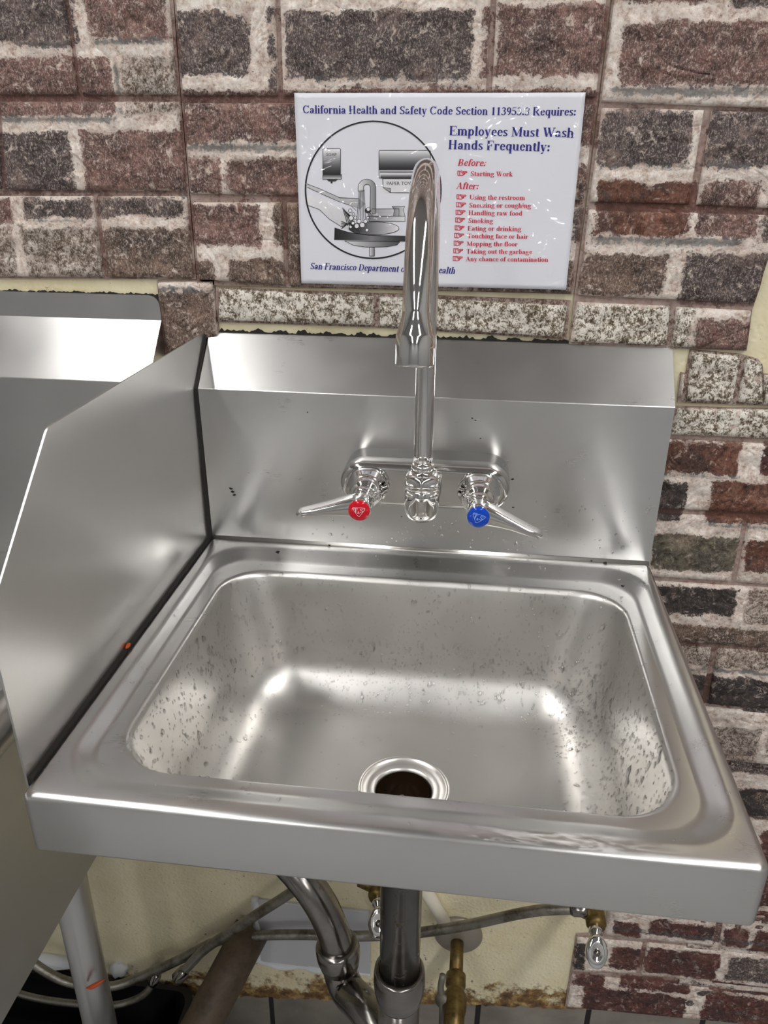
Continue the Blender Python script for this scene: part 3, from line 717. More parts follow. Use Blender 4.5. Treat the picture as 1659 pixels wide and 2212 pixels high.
def glyph(ch):
    if ch in _gc: return _gc[ch]
    adv, s = G[ch]; V, F = [], []; k = 0
    def hull(P, w, h):
        nonlocal k
        for a, b in zip(P[:-1], P[1:]):
            dx, dy = b[0]-a[0], b[1]-a[1]
            th = math.atan2(dy*w, dx*h) if (dx or dy) else 0     # direction in pen space
            ring = []
            th0 = math.atan2(dy/h, dx/w)
            for j in range(5):
                t = th0+math.pi/2+math.pi*j/4; ring.append((a[0]+w*math.cos(t), a[1]+h*math.sin(t)))
            for j in range(5):
                t = th0-math.pi/2+math.pi*j/4; ring.append((b[0]+w*math.cos(t), b[1]+h*math.sin(t)))
            n0 = len(V); V.extend([(p[0], p[1], k) for p in ring]); F.append(tuple(range(n0, n0+10))); k += 1
    for st in filter(None, s.split(';')):
        q = st.split(); v = list(map(float, q[1:]))
        if q[0] == 'l': hull([(v[0], v[1]), (v[2], v[3])], 7.4, 1.8)
        elif q[0] == 't': hull([(v[0], v[1]), (v[2], v[3])], 2.2, 1.8)
        elif q[0] == 'h': hull([(v[0], v[2]), (v[1], v[2])], 1.2, 1.8)
        elif q[0] == 'd': hull([(v[0]-.01, v[1]), (v[0]+.01, v[1])], v[2], v[2])
        elif q[0] == 'a':
            n = max(4, int(abs(v[5]-v[4])/26))
            hull([(v[0]+v[2]*math.cos(math.radians(v[4]+(v[5]-v[4])*i/n)), v[1]+v[3]*math.sin(math.radians(v[4]+(v[5]-v[4])*i/n))) for i in range(n+1)], 6.0, 2.0)
    _gc[ch] = (V, F, adv); return _gc[ch]

handle(0.1695, -1, (0.1150, -0.0985, 0.0782), MAT['red_cap'], MAT['cap_print'])
handle(0.2695, 1, (0.3235, -0.0985, 0.0700), MAT['blue_cap'], MAT['cap_print_b'])
# ================================================================== LAMINATED SIGN
SX0, SX1, SZ0, SZ1 = 0.0960, 0.3366, 0.2502, 0.4058
sign = empty('wall_sign', ((SX0+SX1)/2, YW-0.008, SZ0))
tag(sign, 'laminated white handwashing notice with blue and red lettering on the brick wall', 'sign')
def SH(x, z):   # the sheet is a little wavy and stands off at its corners
    u, v = (x-SX0)/(SX1-SX0), (z-SZ0)/(SZ1-SZ0)
    return YW-0.0098-0.0014*noise.noise(Vector((u*3.1, v*2.3, 4.2)))-0.0020*((u-0.5)**2)*4*(v**2)
def lam(name, col=None, attr=None):
    m = NT(name).set(Roughness=0.42, Coat_Weight=1.0, Coat_Roughness=0.04, Coat_IOR=1.5)
    if col: m.set(Base_Color=col)
    else: m.to(m.attr('ink', 'Color'), 'Base Color')
    # crumpled film
    a = m.noise(24, 2, 0.5, (1, 1, 1.2), 1.6); b = m.noise(9, 3, 0.6, None, 0.8)
    rid = m.math('ABSOLUTE', m.math('SUBTRACT', a, 0.5))
    msk = m.ramp(b, [(0.42, 0.0), (0.54, 1.0)])
    h = m.math('MULTIPLY', m.math('MINIMUM', rid, 0.05), m.math('MULTIPLY', msk, 14.0))
    nb = m.bump(h, 0.9, 0.0024)
    nb2 = m.bump(b, 0.45, 0.005, nb)
    m.l(nb2, m.b.inputs['Coat Normal'])
    return m.m
MAT['paper'] = lam('laminated_paper', lin(226, 227, 236))
MAT['ink_blue'] = lam('blue_ink', lin(22, 24, 128))
MAT['ink_red'] = lam('red_ink', lin(206, 30, 62))
MAT['ink_black'] = lam('black_ink', lin(18, 18, 24))
MAT['ink_tone'] = lam('grey_tone_ink')
nx, nz = 60, 40
V = [(SX0+(SX1-SX0)*i/nx, SH(SX0+(SX1-SX0)*i/nx, SZ0+(SZ1-SZ0)*j/nz), SZ0+(SZ1-SZ0)*j/nz) for j in range(nz+1) for i in range(nx+1)]
F = [(j*(nx+1)+i, j*(nx+1)+i+1, (j+1)*(nx+1)+i+1, (j+1)*(nx+1)+i) for j in range(nz) for i in range(nx)]
Vb = [(p[0], p[1]+0.0004, p[2]) for p in V]
nV = len(V)
Fb = [tuple(i+nV for i in reversed(f)) for f in F]
rim = [j*(nx+1) for j in range(nz+1)]
rim = [i for i in range(nx+1)]+[j*(nx+1)+nx for j in range(1, nz+1)]+[nz*(nx+1)+i for i in range(nx-1, -1, -1)]+[j*(nx+1) for j in range(nz-1, 0, -1)]
Fs = [(rim[(k+1) % len(rim)], rim[k], rim[k]+nV, rim[(k+1) % len(rim)]+nV) for k in range(len(rim))]
mk('sheet', V+Vb, F+Fb+Fs, MAT['paper'], sign)
LV = [0]
def WS(u, v):
    p = PY(u, v, YW-0.0095); return p[0], p[2]
def lay(P2, F, mat, name, lev, col=None):
    """flat print on the sheet: P2 are wall (x,z[,k]) points"""
    V = []
    for p in P2:
        k = p[2] if len(p) > 2 else 0
        V.append((p[0], SH(p[0], p[1])-0.00012-lev*0.00007-k*4e-7, p[1]))
    att = {'ink': ('FLOAT_COLOR', col)} if col is not None else None
    return mk(name, V, F, mat, sign, False, attrs=att)
def line_text(txt, a, b, cap, mat, name, ital=0.0):
    """text from pixel a (left end of baseline) to pixel b (right end)"""
    A, B = np.array(WS(*a)), np.array(WS(*b)); L = np.linalg.norm(B-A); ex = (B-A)/L; ey = np.array((-ex[1], ex[0]))
    s = cap*L/np.hypot(b[0]-a[0], b[1]-a[1])/66.0*0.86
    tot = sum(G[c][0] for c in txt); sx = L/tot
    P, F, x, kk = [], [], 0.0, 0
    for c in txt:
        gv, gf, adv = glyph(c); n0 = len(P)
        for (gx, gy, k) in gv:
            q = A+ex*((x+gx+ital*gy)*sx)+ey*(gy*s); P.append((q[0], q[1], k))
        F += [tuple(reversed([i+n0 for i in f])) for f in gf]; x += adv
    F = [tuple(reversed(f)) for f in F]
    return lay(P, F, mat, name, 3)
BLU, RED, BLK = MAT['ink_blue'], MAT['ink_red'], MAT['ink_black']
line_text('California Health and Safety Code Section 113953.3 Requires:', (655, 245), (1244, 250), 18, BLU, 'title_text')
line_text('Employees Must Wash', (970, 292), (1239, 297), 21, BLU, 'heading_text')
line_text('Hands Frequently:', (968, 322), (1188, 327), 21, BLU, 'heading_text')
line_text('Before:', (988, 358), (1049, 359), 15.5, RED, 'subheading_text', 0.22)
line_text('After:', (985, 408), (1033, 409), 15.5, RED, 'subheading_text', 0.22)
items = [('Starting Work', 1016, 380, 1108), ('Using the restroom', 1014, 431, 1134), ('Sneezing or coughing', 1013, 448, 1147), ('Handling raw food', 1012, 464.5, 1128),
 ('Smoking', 1011, 481, 1065), ('Eating or drinking', 1010, 498, 1126), ('Touching face or hair', 1009, 514.5, 1141), ('Mopping the floor', 1008, 531, 1118), ('Taking out the garbage', 1007, 547.5, 1149), ('Any chance of contamination', 1006, 564, 1184)]
def strokes(polys, w, closed=False):
    """ribbons along pixel polylines, w pixels wide"""
    P, F = [], []
    for pl in polys:
        for i, (a, b) in enumerate(zip(pl[:-1], pl[1:])):
            a, b = np.array(a, float), np.array(b, float); d = b-a; l = np.hypot(*d)
            if l < 1e-6: continue
            d /= l; n = np.array((-d[1], d[0]))*w/2; a2, b2 = a-d*w*0.35, b+d*w*0.35; n0 = len(P)
            for q in (a2+n, b2+n, b2-n, a2-n): x_, z_ = WS(*q); P.append((x_, z_, i % 8))
            F.append((n0, n0+1, n0+2, n0+3))
    return P, F
for t, x0, y, x1 in items:
    line_text(t, (x0, y), (x1, y+1.2), 11, RED, 'list_text')
    hx, hy = x0-27, y-11.5
    hand = [[(0, 1), (4, 1), (4, 10), (0, 10), (0, 1)], [(4, 2), (8, 0.5), (11, 2), (19, 2), (20, 3.2), (19, 4.6), (13, 4.6), (15, 5), (15, 6.6), (13, 7), (14, 8), (13, 9.2), (11, 9.6), (10, 10.8), (4, 10)], [(9, 4.6), (13, 4.6)], [(10, 7), (13, 7)], [(7, 2.5), (9, 4)]]
    P_, F_ = strokes([[(hx+a, hy+b) for a, b in pl] for pl in hand], 1.5)
    lay(P_, F_, RED, 'pointing_hand', 3)
line_text('San Francisco Department of Public Health', (670, 581), (983, 591), 15.5, BLU, 'footer_text', 0.22)
# --- picture: wash basin in a ring
def ell(cx, cy, rx, ry, a0=0, a1=360, n=64): return [(cx+rx*math.cos(math.radians(a0+(a1-a0)*i/n)), cy+ry*math.sin(math.radians(a0+(a1-a0)*i/n))) for i in range(n+1)]
P_, F_ = strokes([ell(806.5, 410, 146, 148, 0, 360, 96)], 3.4); lay(P_, F_, BLK, 'ring', 2)
def fill(poly, g0, g1, lev, vert=True, name='shaded_shape'):
    """printed gradient from grey g0 to g1, top to bottom (or left to right)"""
    q = np.array(poly, float); m = q.mean(0); ax_ = 1 if vert else 0; lo, hi = q[:, ax_].min(), q[:, ax_].max()
    P, C, F = [], [], []
    def add(p):
        t = (p[ax_]-lo)/(hi-lo+1e-9); g = g0+(g1-g0)*t
        if isinstance(g0, tuple): g = None
        P.append(WS(*p)); v = lin(g, g, min(255, g+4)); C.append(v)
    n = 12
    # slices across the gradient so that the tone runs evenly
    import bmesh
    bm = bmesh.new(); f = bm.faces.new([bm.verts.new((p[0], p[1], 0)) for p in poly])
    for i in range(1, n):
        c = lo+(hi-lo)*i/n
        bmesh.ops.bisect_plane(bm, geom=bm.verts[:]+bm.edges[:]+bm.faces[:], plane_co=(c, c, 0), plane_no=(0, 1, 0) if vert else (1, 0, 0))
    bm.verts.index_update()
    for v in bm.verts: add((v.co.x, v.co.y))
    for fc in bm.faces: F.append([v.index for v in fc.verts])
    bm.free()
    return lay(P, F, MAT['ink_tone'], name, lev, C)
def outline(poly, w=1.3, lev=2.5, name='outline', close=True):
    P, F = strokes([list(poly)+([poly[0]] if close else [])], w); return lay(P, F, BLK, name, lev)
R4 = lambda a, b, c, d: [(a, b), (c, b), (c, d), (a, d)]
fill(R4(698, 321, 736, 377), 250, 12, 1); outline(fillet(R4(698, 321, 736, 377), 2.5, 3), 1.2)
fill(R4(698, 377, 738, 387), 60, 215, 1); outline(R4(698, 377, 738, 387), 1.2); fill([(705, 387), (731, 387), (725, 392), (711, 392)], 60, 40, 1); fill(R4(715, 392, 719, 396), 30, 20, 1)
fill(R4(819, 325, 930, 367), 240, 8, 1); outline(fillet(R4(819, 325, 930, 385), 3, 3), 1.2); fill(R4(821, 368, 930, 373), 200, 90, 1); fill(R4(822, 375, 930, 385), 235, 20, 1)
fill(R4(827, 386, 925, 416), 226, 226, 0.6); outline([(827, 386), (925, 386), (925, 416), (843, 416), (828, 405)], 1.2); fill([(828, 405), (844, 407), (844, 416)], 190, 150, 1); outline([(828, 405), (844, 407), (844, 416)], 1.0)
# counter, bowl and tap
fill([(724, 492), (750, 501), (795, 508), (880, 510), (880, 522), (723, 518)], 235, 20, 0.8, False); outline([(723, 518), (724, 492), (750, 501), (795, 508), (880, 510)], 1.2, close=False)
fill([(724, 492), (760, 503), (800, 509), (800, 519), (723, 518)], 10, 120, 1.2, False)
fill(ell(808, 493, 54, 14, 0, 355, 40)[:-1], 20, 235, 1.3, False); outline(ell(808, 493, 54, 14, 0, 355, 40)[:-1], 1.1)
fill([(745, 520), (864, 522), (858, 529), (835, 533), (795, 534), (765, 530)], 230, 70, 1.0, False); outline([(745, 520), (864, 522), (858, 529), (835, 533), (795, 534), (765, 530)], 1.0)
fill(R4(798, 534, 809, 553), 235, 120, 1, False); outline(R4(798, 534, 809, 553), 1.0)
fill(R4(797, 467, 875, 478), 120, 230, 1.4, False); outline(R4(797, 467, 875, 478), 1.0); fill(R4(804, 451, 862, 467), 150, 215, 1.3, False); outline(R4(804, 451, 862, 467), 1.0)
fill([(847, 446), (874, 446), (871, 453), (875, 467), (850, 467), (852, 453)], 120, 225, 1.5, False); outline([(847, 446), (874, 446), (871, 453), (875, 467), (850, 467), (852, 453)], 1.0)
tapo = [(774, 413)]+ell(793, 405, 19, 18, 180, 360, 16)+[(812, 461), (800, 461)]+list(reversed(ell(793, 405, 7.5, 7, 180, 360, 12)))+[(786, 413)]
fill(tapo, 235, 130, 1.7, False); outline(tapo, 1.1, 2.6); fill(R4(773, 410, 788, 414), 220, 120, 1.9, False); fill(R4(795, 460, 816, 466), 110, 200, 1.9, False)
P_, F_ = strokes([[(776+2.2*i, 415), (770+4.2*i, 500-3*abs(i-2))] for i in range(6)], 1.0); lay(P_, F_, BLK, 'water_lines', 2.7)
# hands and arms held under the water
fill([(663, 397), (690, 407), (728, 425), (775, 428), (790, 440), (778, 452), (748, 440), (700, 420), (664, 404)], 205, 170, 0.7)
outline([(663, 397), (690, 407), (735, 427), (775, 429)], 1.0, close=False); outline([(664, 404), (700, 421), (730, 434), (760, 445), (770, 455)], 1.0, close=False)
fill([(664, 443), (690, 452), (712, 473), (742, 492), (758, 500), (770, 490), (757, 470), (735, 452), (700, 432), (664, 420)], 232, 205, 0.65)
outline([(664, 443), (690, 452), (712, 473), (742, 492)], 1.0, close=False)
P_, F_ = strokes([[(738, 494-4*i), (764+2*i, 474+4*i)] for i in range(5)]+[[(741+3*i, 449+3*i), (752+5*i, 487+3*i)] for i in range(6)], 1.6); lay(P_, F_, BLK, 'finger_lines', 2.4)
bub = [(757, 455, 4), (764, 462, 3), (759, 471, 5), (768, 470, 3.5), (776, 478, 4.5), (763, 482, 3.5), (771, 488, 5), (783, 486, 5.5), (790, 478, 4), (795, 470, 3), (796, 452, 4), (758, 490, 3), (793, 497, 3.5)]
for x_, y_, r_ in bub:
    fill(ell(x_, y_, r_, r_, 0, 345, 14)[:-1], 240, 225, 2.75, name='bubble'); outline(ell(x_, y_, r_, r_, 0, 345, 14)[:-1], 1.0, 2.95, 'bubble_outline')
fill(ell(795, 455, 7, 6, 0, 345, 14)[:-1], 15, 60, 1.6)
def sans(txt, a, h, name):
    cu = bpy.data.curves.new('lettering', 'FONT'); cu.body = txt; cu.resolution_u = 2
    to = bpy.data.objects.new('lettering', cu); COL.objects.link(to)
    dg = bpy.context.evaluated_depsgraph_get(); me = bpy.data.meshes.new_from_object(to.evaluated_get(dg))
    bpy.data.objects.remove(to); s = h/0.72
    P = [WS(a[0]+v.co.x*s, a[1]-v.co.y*s) for v in me.vertices]; F = [list(p.vertices) for p in me.polygons]
    bpy.data.meshes.remove(me); lay(P, F, BLK, name, 3)
sans('SOAP', (705, 337), 6.6, 'soap_text'); sans('PAPER TOWELS', (835, 399.5), 7.4, 'towel_text')

# ================================================================== LARGE SINK ON THE LEFT
nb = empty('large_sink', (-0.6, -0.3, -0.21))
tag(nb, 'large stainless steel sink beside the hand sink and taller than it at the back', 'sink')
NX0, NX1 = -1.35, -0.0455
pf = fillet([(-0.0046, -0.05), (-0.0046, 0.1610), (YW-0.0035, 0.2112), (YW-0.0005, 0.2112), (YW-0.0005, -0.05)], [0, 0.0025, 0.0015, 0, 0], 6)
mk('backsplash', *prism(pf, 0, NX0, NX1), MAT['steel_nb'], nb, False)
# end of the back, its upper corner rounded off
fl = fillet([(NX0, 0.2100), (NX0, 0.2345), (NX1, 0.2345), (NX1, 0.2100)], [0, 0, 0.012, 0], 8)
V1, F1 = prism(fl, 1, YW-0.0035, YW-0.0005)
mk('top_flange', V1, F1, MAT['steel_nb'], nb, False)
# drainboard deck with a raised rolled rim on its right
NZ = -0.030
mk('deck', *box(NX0, NX1-0.02, -0.50, -0.0036, NZ-0.03, NZ, 0.003), MAT['steel_nb'], nb, False)
rim = [PY(0, 0, 0)]
V, F = tube([(-0.062, 0.0, -0.015), (-0.062, -0.3, -0.015), (-0.062, -0.51, -0.015)], 0.0155, 24)
rm = mk('rolled_rim', V, F, MAT['steel_nb'], nb)
mk('side_panel', *box(-0.0535, -0.0500, -0.50, -0.0045, -0.2130, -0.018, 0.001), MAT['steel_dull'], nb, False)
mk('underside', *box(NX0, -0.052, -0.50, -0.0045, -0.2120, -0.2060), MAT['steel_dull'], nb, False)
def leg(x, y, r, z0):
    g = mk('leg', *lathe([(r, z0), (r, -0.60), (r, -0.725)], (x, y, 0), (0, 0, 1), 32), MAT['steel_dull'], nb)
    mk('foot', *lathe([(r*0.86, -0.722), (r*0.86, FLOOR+0.03), (r*1.15, FLOOR+0.026), (r*1.15, FLOOR)], (x, y, 0), (0, 0, 1), 32), MAT['steel_dull'], g)
leg(-0.1670, -0.100, 0.0195, -0.209)
leg(-0.1670, -0.470, 0.0195, -0.209)

# ================================================================== PLUMBING UNDER THE SINK
def hose(pts, r, label, nm='braided_hose', mat='braid', fit=True):
    P = resample(pts, 0.006); V, F = tube(P, r, 12)
    t = empty(nm, tuple(np.array(P)[np.array(P)[:, 2].argmin()])); tag(t, label, 'hose')
    mk('hose_tube', V, F, MAT[mat], t)
    if fit:
        for e, f in ((P[0], P[2]), (P[-1], P[-3])):
            a = np.array(f)-np.array(e); a = a/np.linalg.norm(a)
            mk('ferrule', *lathe([(r*1.0, -0.004), (r*1.3, -0.002), (r*1.3, 0.012), (r*1.05, 0.016)], e, a, 20), MAT['worn_chrome'], t)
    return t
st_r = PY(1268, 1966, -0.02)
hose([PY(1262, 1964, -0.02), PY(1200, 1964, -0.016), PY(1130, 1972, -0.010), PY(1000, 2000, 0.0), PY(890, 2016, 0.004), PY(780, 2022, 0.008), PY(660, 2019, 0.010), PY(560, 2021, 0.012), PY(470, 2033, 0.012), PY(390, 2072, 0.006), PY(300, 2112, 0.0), PY(236, 2131, -0.01), PY(150, 2122, -0.012), PY(85, 2090, -0.01), PY(30, 2040, 0.0), PY(-20, 1960, 0.01)],
     0.0066, 'long braided supply hose running from the angle valve towards the large sink')
hose([PY(760, 1800, -0.03), PY(700, 1868, -0.02), PY(640, 1920, -0.012), PY(560, 1972, -0.006), PY(500, 2012, -0.004), PY(446, 2048, -0.006), PY(410, 2084, -0.012), PY(384, 2112, -0.02)],
     0.0066, 'short braided supply hose slanting down beside the curved waste pipe')
hose([PY(-30, 2120, 0.0), PY(40, 2146, -0.01), PY(100, 2160, -0.015), PY(165, 2168, -0.02), PY(240, 2172, -0.02), PY(290, 2160, -0.015), PY(320, 2140, -0.008), PY(338, 2108, 0.0)],
     0.0050, 'grimy hose loop lying low behind the steel leg')
# angle stop valves with oval handles
def oval_handle(c, rx, rz, parent):
    R = []
    for s, y in ((0.2, 0.0), (0.85, 0.0), (1.0, -0.003), (1.0, -0.007), (0.86, -0.0095), (0.5, -0.0085), (0.1, -0.0082)):
        R.append([(c[0]+rx*s*math.cos(2*math.pi*k/32), c[1]+0.82*y+0.57*rz*s*math.sin(2*math.pi*k/32), c[2]-0.57*y+0.82*rz*s*math.sin(2*math.pi*k/32)) for k in range(32)])
    V, F = loft(R, True, True); F = [tuple(reversed(f)) for f in F]
    h = mk('oval_handle', V, F, MAT['chrome'], parent)
    mk('handle_screw', *lathe([(0.0036, 0), (0.0036, 0.0012), (0.0, 0.0016)], (c[0], c[1]-0.0068, c[2]+0.0047), (0, -0.82, 0.57), 16), MAT['worn_chrome'], h)
def stop_valve(px, label):
    c = PY(px[0], px[1], -0.018); hc = PY(px[2], px[3], -0.060)
    c[2] = hc[2]+0.002
    t = empty('angle_valve', tuple(c)); tag(t, label, 'valve')
    mk('stub_pipe', *lathe([(0.0075, 0.0), (0.0075, YW+0.004-c[1])], (c[0], c[1], c[2]), (0, 1, 0), 24), MAT['brass'], t)
    mk('valve_body', *join(lathe([(0.0095, -0.016), (0.0118, -0.012), (0.0118, 0.010), (0.0100, 0.014)], c, (0, -1, 0), 28), lathe([(0.0075, 0.0), (0.0075, 0.026)], c, (-0.9, 0, 0.45), 20)), MAT['brass'], t)
    ax_ = np.array(hc)-np.array(c)
    mk('stem', *lathe([(0.0080, 0.012), (0.0080, 0.022), (0.0060, 0.024), (0.0060, np.linalg.norm(ax_))], c, ax_, 24), MAT['chrome'], t)
    oval_handle(hc, 0.0122, 0.0180, t)
stop_valve((1285, 1985, 1287, 2052), 'brass angle valve with oval chrome handle beside the brick panel')
stop_valve((818, 1930, 819, 1990), 'brass angle valve partly hidden behind the straight tailpiece')
# wall escutcheon with a stub pipe and a brass ball valve
ec = PY(990, 2018, YW-0.001)
bv = empty('ball_valve', (ec[0], -0.03, ec[2])); tag(bv, 'corroded brass shutoff valve on a stub pipe with round grey wall flange', 'valve')
mk('escutcheon', *lathe([(0.0325, -0.001), (0.0325, 0.002), (0.030, 0.005), (0.018, 0.009), (0.0105, 0.011)], ec, (0, -1, 0), 40), plain('dull_grey_flange', lin(150, 143, 132), 0.45, 0.5), bv)
sy_ = -0.012
mk('stub_pipe', *lathe([(0.0088, 0.0), (0.0088, YW-sy_)], (ec[0]-0.001, YW, ec[2]-0.003), (0, -1, 0), 24), MAT['brass'], bv)
bd = mk('valve_body', *lathe([(0.0100, 0.0), (0.0128, 0.003), (0.0128, 0.017), (0.0110, 0.020), (0.0110, 0.024), (0.0140, 0.030), (0.0150, 0.040), (0.0140, 0.050), (0.0125, 0.056), (0.0125, 0.085)], (ec[0]-0.001, sy_+0.002, ec[2]-0.003), (0, -1, 0), 28), MAT['brass'], bv)
lp = np.array((ec[0]-0.0165, -0.050, ec[2]+0.0))
mk('lever', *join(lathe([(0.0088, -0.003), (0.0095, 0.0), (0.0088, 0.004)], lp, (-0.5, -0.8, 0.2), 20), tube(resample([lp+(-.001, .012, .030), lp+(-.003, .006, .014), lp, lp+(.001, -.010, -.024), lp+(.002, -.018, -.046)], 0.004), 0.0042, 10)), plain('grey_lever', lin(120, 116, 108), 0.5, 0.4), bv)
# white painted pipe ending at the flange
tag(mk('painted_pipe', *tube([PY(905, 1900, YW-0.012), PY(935, 1950, YW-0.010), PY(966, 2002, YW-0.006)], 0.0088, 16), MAT['white_plastic']), 'white painted pipe slanting down to the round wall flange', 'pipe')
# thick stained drain pipe leaning from wall to floor
ta_, tb_ = PY(545, 2006, 0.030), PY(430, 2225, -0.075)
tdir = (tb_-ta_)/np.linalg.norm(tb_-ta_)
kx = (FLOOR+0.01-ta_[2])/tdir[2]
tag(mk('drain_pipe', *tube([ta_+tdir*kx*i/8 for i in range(9)], 0.0255, 28), MAT['brown_pipe']), 'thick brown stained drain pipe leaning from the wall to the floor', 'pipe')
# pale cover plate with a caulked border
c0, c1 = WP(566, 2075), WP(800, 1972)
cpv = empty('cover_plate', ((c0[0]+c1[0])/2, YW, c0[1])); tag(cpv, 'flat pale grey cover plate caulked onto the cream wall', 'cover plate')
mk('plate', *box(c0[0], c1[0], YW-0.0045, YW+0.002, c0[1]+0.004, c1[1]+0.006, 0.0008), MAT['grey_plate'], cpv, False)
bead = resample([(c0[0]-0.002, YW-0.002, c1[1]+0.008), (c0[0]-0.003, YW-0.002, (c0[1]+c1[1])/2), (c0[0]-0.002, YW-0.002, c0[1]+0.002), (c0[0]+0.06, YW-0.002, c0[1]), ((c0[0]+c1[0])/2, YW-0.002, c0[1]+0.001), (c1[0], YW-0.002, c0[1]+0.002)], 0.006)
mk('caulk_bead', *tube([p+np.array((0, 0, 0.0016*noise.noise(Vector(p)*160))) for p in bead], lambda t: 0.0048+0.0016*math.sin(t*37), 10), MAT['caulk'], cpv)
# lumps of white filler on the wall at the floor line
def lump(px, sx, sz, label):
    c = PY(px[0], px[1], YW-0.004); V, F = [], []
    n, m_ = 18, 9
    for j in range(m_+1):
        for i in range(n):
            th, ph = 2*math.pi*i/n, math.pi*j/m_
            d = Vector((math.sin(ph)*math.cos(th), math.sin(ph)*math.sin(th), math.cos(ph))); k = 1+0.35*noise.noise(d*2.3+Vector((px[0]*0.1, 0, 0)))
            V.append((c[0]+d.x*sx*k, c[1]+d.y*0.012*k, c[2]+d.z*sz*k))
    F = [(j*n+i, j*n+(i+1) % n, (j+1)*n+(i+1) % n, (j+1)*n+i) for j in range(m_) for i in range(n)]
    return tag(mk('filler_lump', V, F, MAT['caulk']), label, 'filler')
lump((117, 2075), 0.040, 0.012, 'wide smear of white filler on the wall left of the steel leg')
lump((258, 2092), 0.014, 0.012, 'small dab of white filler on the wall right of the steel leg')
# black bin on the floor
bn = empty('black_bin', (-0.37, -0.02, FLOOR)); tag(bn, 'black plastic bin on the floor under the large sink', 'bin')
bw = [rr(-0.62, -0.115, -0.065, 0.030, 0.02, FLOOR, 5, 3), rr(-0.64, -0.105, -0.070, 0.034, 0.02, -0.775, 5, 3), rr(-0.650, -0.100, -0.076, 0.038, 0.02, -0.775, 5, 3), rr(-0.650, -0.100, -0.076, 0.038, 0.02, -0.765, 5, 3),
      rr(-0.635, -0.108, -0.064, 0.030, 0.02, -0.765, 5, 3), rr(-0.62, -0.120, -0.058, 0.025, 0.02, FLOOR+0.01, 5, 3)]
mk('bin_body', *loft(bw, True, True), MAT['black'], bn, False)

# ================================================================== WATER AND CRUMBS
mw = NT('water'); MAT['water'] = mw.m
_tr = mw.n('ShaderNodeBsdfTransparent'); _tr.inputs[0].default_value = (0.97, 0.97, 0.97, 1)
_gl = mw.n('ShaderNodeBsdfGlossy'); _gl.inputs['Roughness'].default_value = 0.04; _gl.inputs['Color'].default_value = (0.9, 0.9, 0.9, 1)
_fr = mw.n('ShaderNodeFresnel'); _fr.inputs['IOR'].default_value = 1.4
_mx = mw.n('ShaderNodeMixShader'); mw.l(mw.math('ADD', mw.math('MULTIPLY', _fr.outputs[0], 0.8), 0.09, True), _mx.inputs[0])
mw.l(_tr.outputs[0], _mx.inputs[1]); mw.l(_gl.outputs[0], _mx.inputs[2])
mw.l(_mx.outputs[0], mw.t.nodes['Material Output'].inputs['Surface'])
def drop(p, nrm, r, el, h):
    n_ = np.array(nrm)/np.linalg.norm(nrm); dn = np.array((0, 0, -1.0)); t = dn-n_*np.dot(dn, n_)
    if np.linalg.norm(t) < 0.25: a = random.random()*6.28; t = np.array((math.cos(a), math.sin(a), 0)); t -= n_*np.dot(t, n_)
    t /= np.linalg.norm(t); s = np.cross(n_, t); V = []; m_ = 8
    for fr, fh in ((1.0, -0.06), (0.95, 0.38), (0.68, 0.78), (0.30, 0.97)):
        for k in range(m_):
            a = 2*math.pi*k/m_; V.append(np.array(p)+(t*math.cos(a)*el+s*math.sin(a))*r*fr*(1+0.14*math.sin(2*a+p[0]*900))+n_*h*r*fh)
    V.append(np.array(p)+n_*h*r)
    F = [(j*m_+k, j*m_+(k+1) % m_, (j+1)*m_+(k+1) % m_, (j+1)*m_+k) for j in range(3) for k in range(m_)]
    F += [(3*m_+k, 3*m_+(k+1) % m_, 4*m_) for k in range(m_)]+[tuple(reversed(range(m_)))]
    return V, F
off = np.array(world_loc(bo)); polys = []
for i, p in enumerate(bo.data.polygons):
    if i//nr >= 6:
        c = np.array(p.center)+off; nn = np.array(p.normal); nn = nn if np.dot(nn, np.array((0.22, -0.19, 0.25))-c) > 0 else -nn; polys.append((p.area, c, nn, [np.array(bo.data.vertices[v].co)+off for v in p.vertices], i//nr))
def dens(c, row):
    if row < 15: return 0.25 if c[1] > -0.06 and c[0] > 0.15 else 0.05
    d = 1.0
    if c[1] > -0.14 and 0.14 < c[0] < 0.40 and -0.128 < c[2] < -0.075: d = 2.6
    if row >= 34: d = 0.35
    if c[2] < -0.1285: d = 0.30 if c[1] > -0.14 else 0.06
    if c[1] < -0.20 and abs(c[0]-0.22) < 0.10: d *= 0.25
    return d
wts = np.array([a*dens(c, r) for a, c, _, _, r in polys]); wts /= wts.sum()
parts = []
for i in rng.choice(len(polys), 4300, p=wts):
    a, c, n_, vs, r_ = polys[i]; u, v = random.random(), random.random()
    p = vs[0]*(1-u)*(1-v)+vs[1]*u*(1-v)+vs[2]*u*v+vs[3]*(1-u)*v
    if math.hypot(p[0]-0.2195, p[1]+0.187) < 0.041: continue
    if n_[2] < -0.2: continue
    sz = min(0.0026, 0.00058*math.exp(abs(random.gauss(0, 0.5)))); steep = 1-abs(n_[2])
    parts.append(drop(p, n_, sz, 1+steep*random.random()*1.4, 0.55))
for k in range(150):
    x = random.uniform(0.10, 0.43); z = 0.006+abs(random.gauss(0, 0.034))
    if 0.06 < z < 0.11 and 0.14 < x < 0.30: continue
    if z > 0.14: continue
    parts.append(drop((x, -0.0001, z), (0, -1, 0), min(0.0022, 0.0006*math.exp(random.gauss(0, 0.5))), 1+random.random()*0.8, 0.5))
V, F = join(*parts)
tag(mk('water_droplets', V, F, MAT['water'], None, True, base=(W/2, -D/2, -0.13)), 'clear water droplets scattered over the hand sink bowl and backsplash', 'water', kind='stuff')
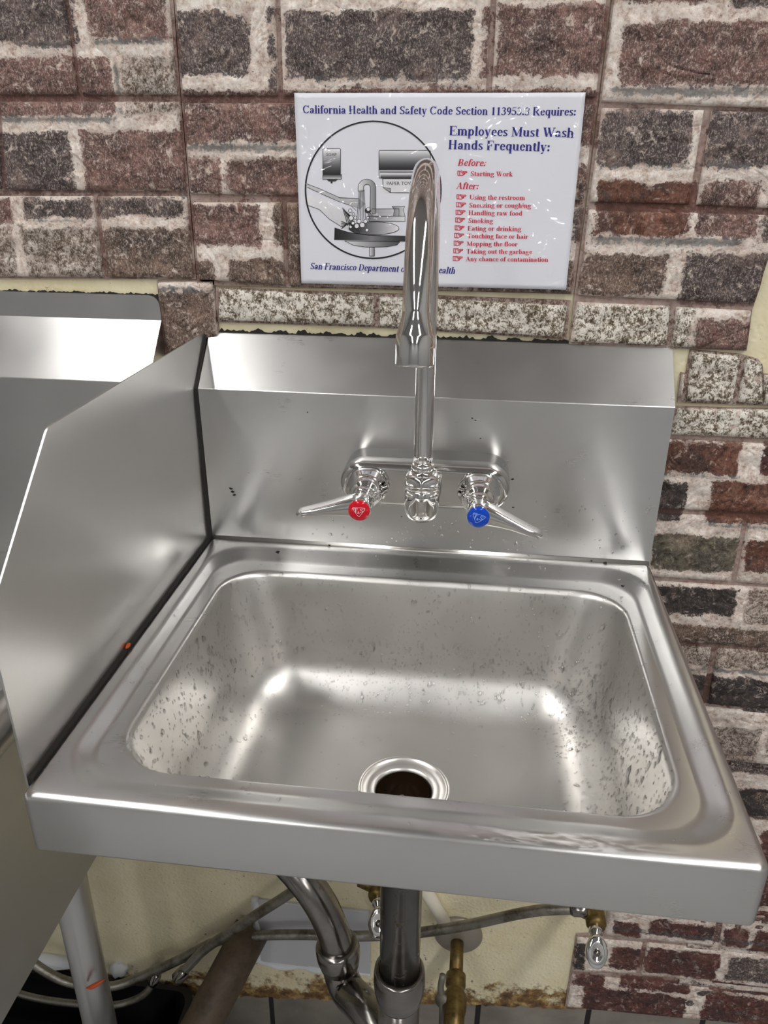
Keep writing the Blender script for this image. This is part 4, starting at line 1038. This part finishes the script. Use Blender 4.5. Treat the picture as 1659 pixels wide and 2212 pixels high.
# dark crumbs and specks stuck to the steel
parts = []
def crumb(p, s):
    V, F = [], []
    n, m_ = 6, 4
    for j in range(m_+1):
        for i in range(n):
            th, ph = 2*math.pi*i/n, math.pi*j/m_; k = 1+0.5*random.uniform(-1, 1)
            V.append((p[0]+s*k*math.sin(ph)*math.cos(th)*1.3, p[1]+s*0.5*k*math.sin(ph)*math.sin(th), p[2]+s*k*math.cos(ph)*0.7))
    F = [(j*n+i, j*n+(i+1) % n, (j+1)*n+(i+1) % n, (j+1)*n+i) for j in range(m_) for i in range(n)]
    return V, F
def PZ(u, v, z):
    d = ray(u, v); return CAM+d*((z-CAM[2])/d[2])
for u, v, s in ((600, 1193, 0.0018), (541, 1165, 0.0010), (711, 1178, 0.0011), (896, 1186, 0.0018), (918, 1183, 0.0016), (965, 1188, 0.0007), (845, 1184, 0.0008), (1141, 1202, 0.0020), (1308, 1216, 0.0018), (1278, 1212, 0.0012), (1345, 1266, 0.0012)):
    parts.append(crumb(PZ(u, v, 0.0006), s))
for u, v, s in ((498, 1055, 0.0014), (502, 1062, 0.0016), (506, 1069, 0.0014), (664, 890, 0.0007), (1020, 903, 0.0008), (1027, 908, 0.0008), (1108, 1035, 0.0013), (1109, 1096, 0.0008), (1038, 947, 0.0006), (868, 1116, 0.0007)):
    parts.append(crumb(PY(u, v, 0.0), s))
V, F = join(*parts)
tag(mk('grime_specks', V, F, MAT['grime'], sink), kind='stuff')
# orange food scraps
mo = plain('orange_scrap', lin(196, 78, 24), 0.5)
def scrap(pts, r, label):
    V, F = tube(resample([np.array(p) for p in pts], 0.002), lambda t: r*(0.35+math.sin(math.pi*min(0.98, max(0.02, t)))), 8)
    return tag(mk('food_scrap', V, F, mo), label, 'food scrap')
scrap([PZ(272, 1401, 0.002), PZ(277, 1394, 0.0025), PZ(281, 1390, 0.002)], 0.0013, 'tiny orange food scrap in the joint below the splash guard')
lx = PY(203, 2125, -0.122)
scrap([lx+(-0.010, -0.001, -0.008), lx+(0.0, -0.0025, -0.001), lx+(0.012, 0.004, 0.004)], 0.0022, 'orange food scrap stuck to the steel leg of the large sink')
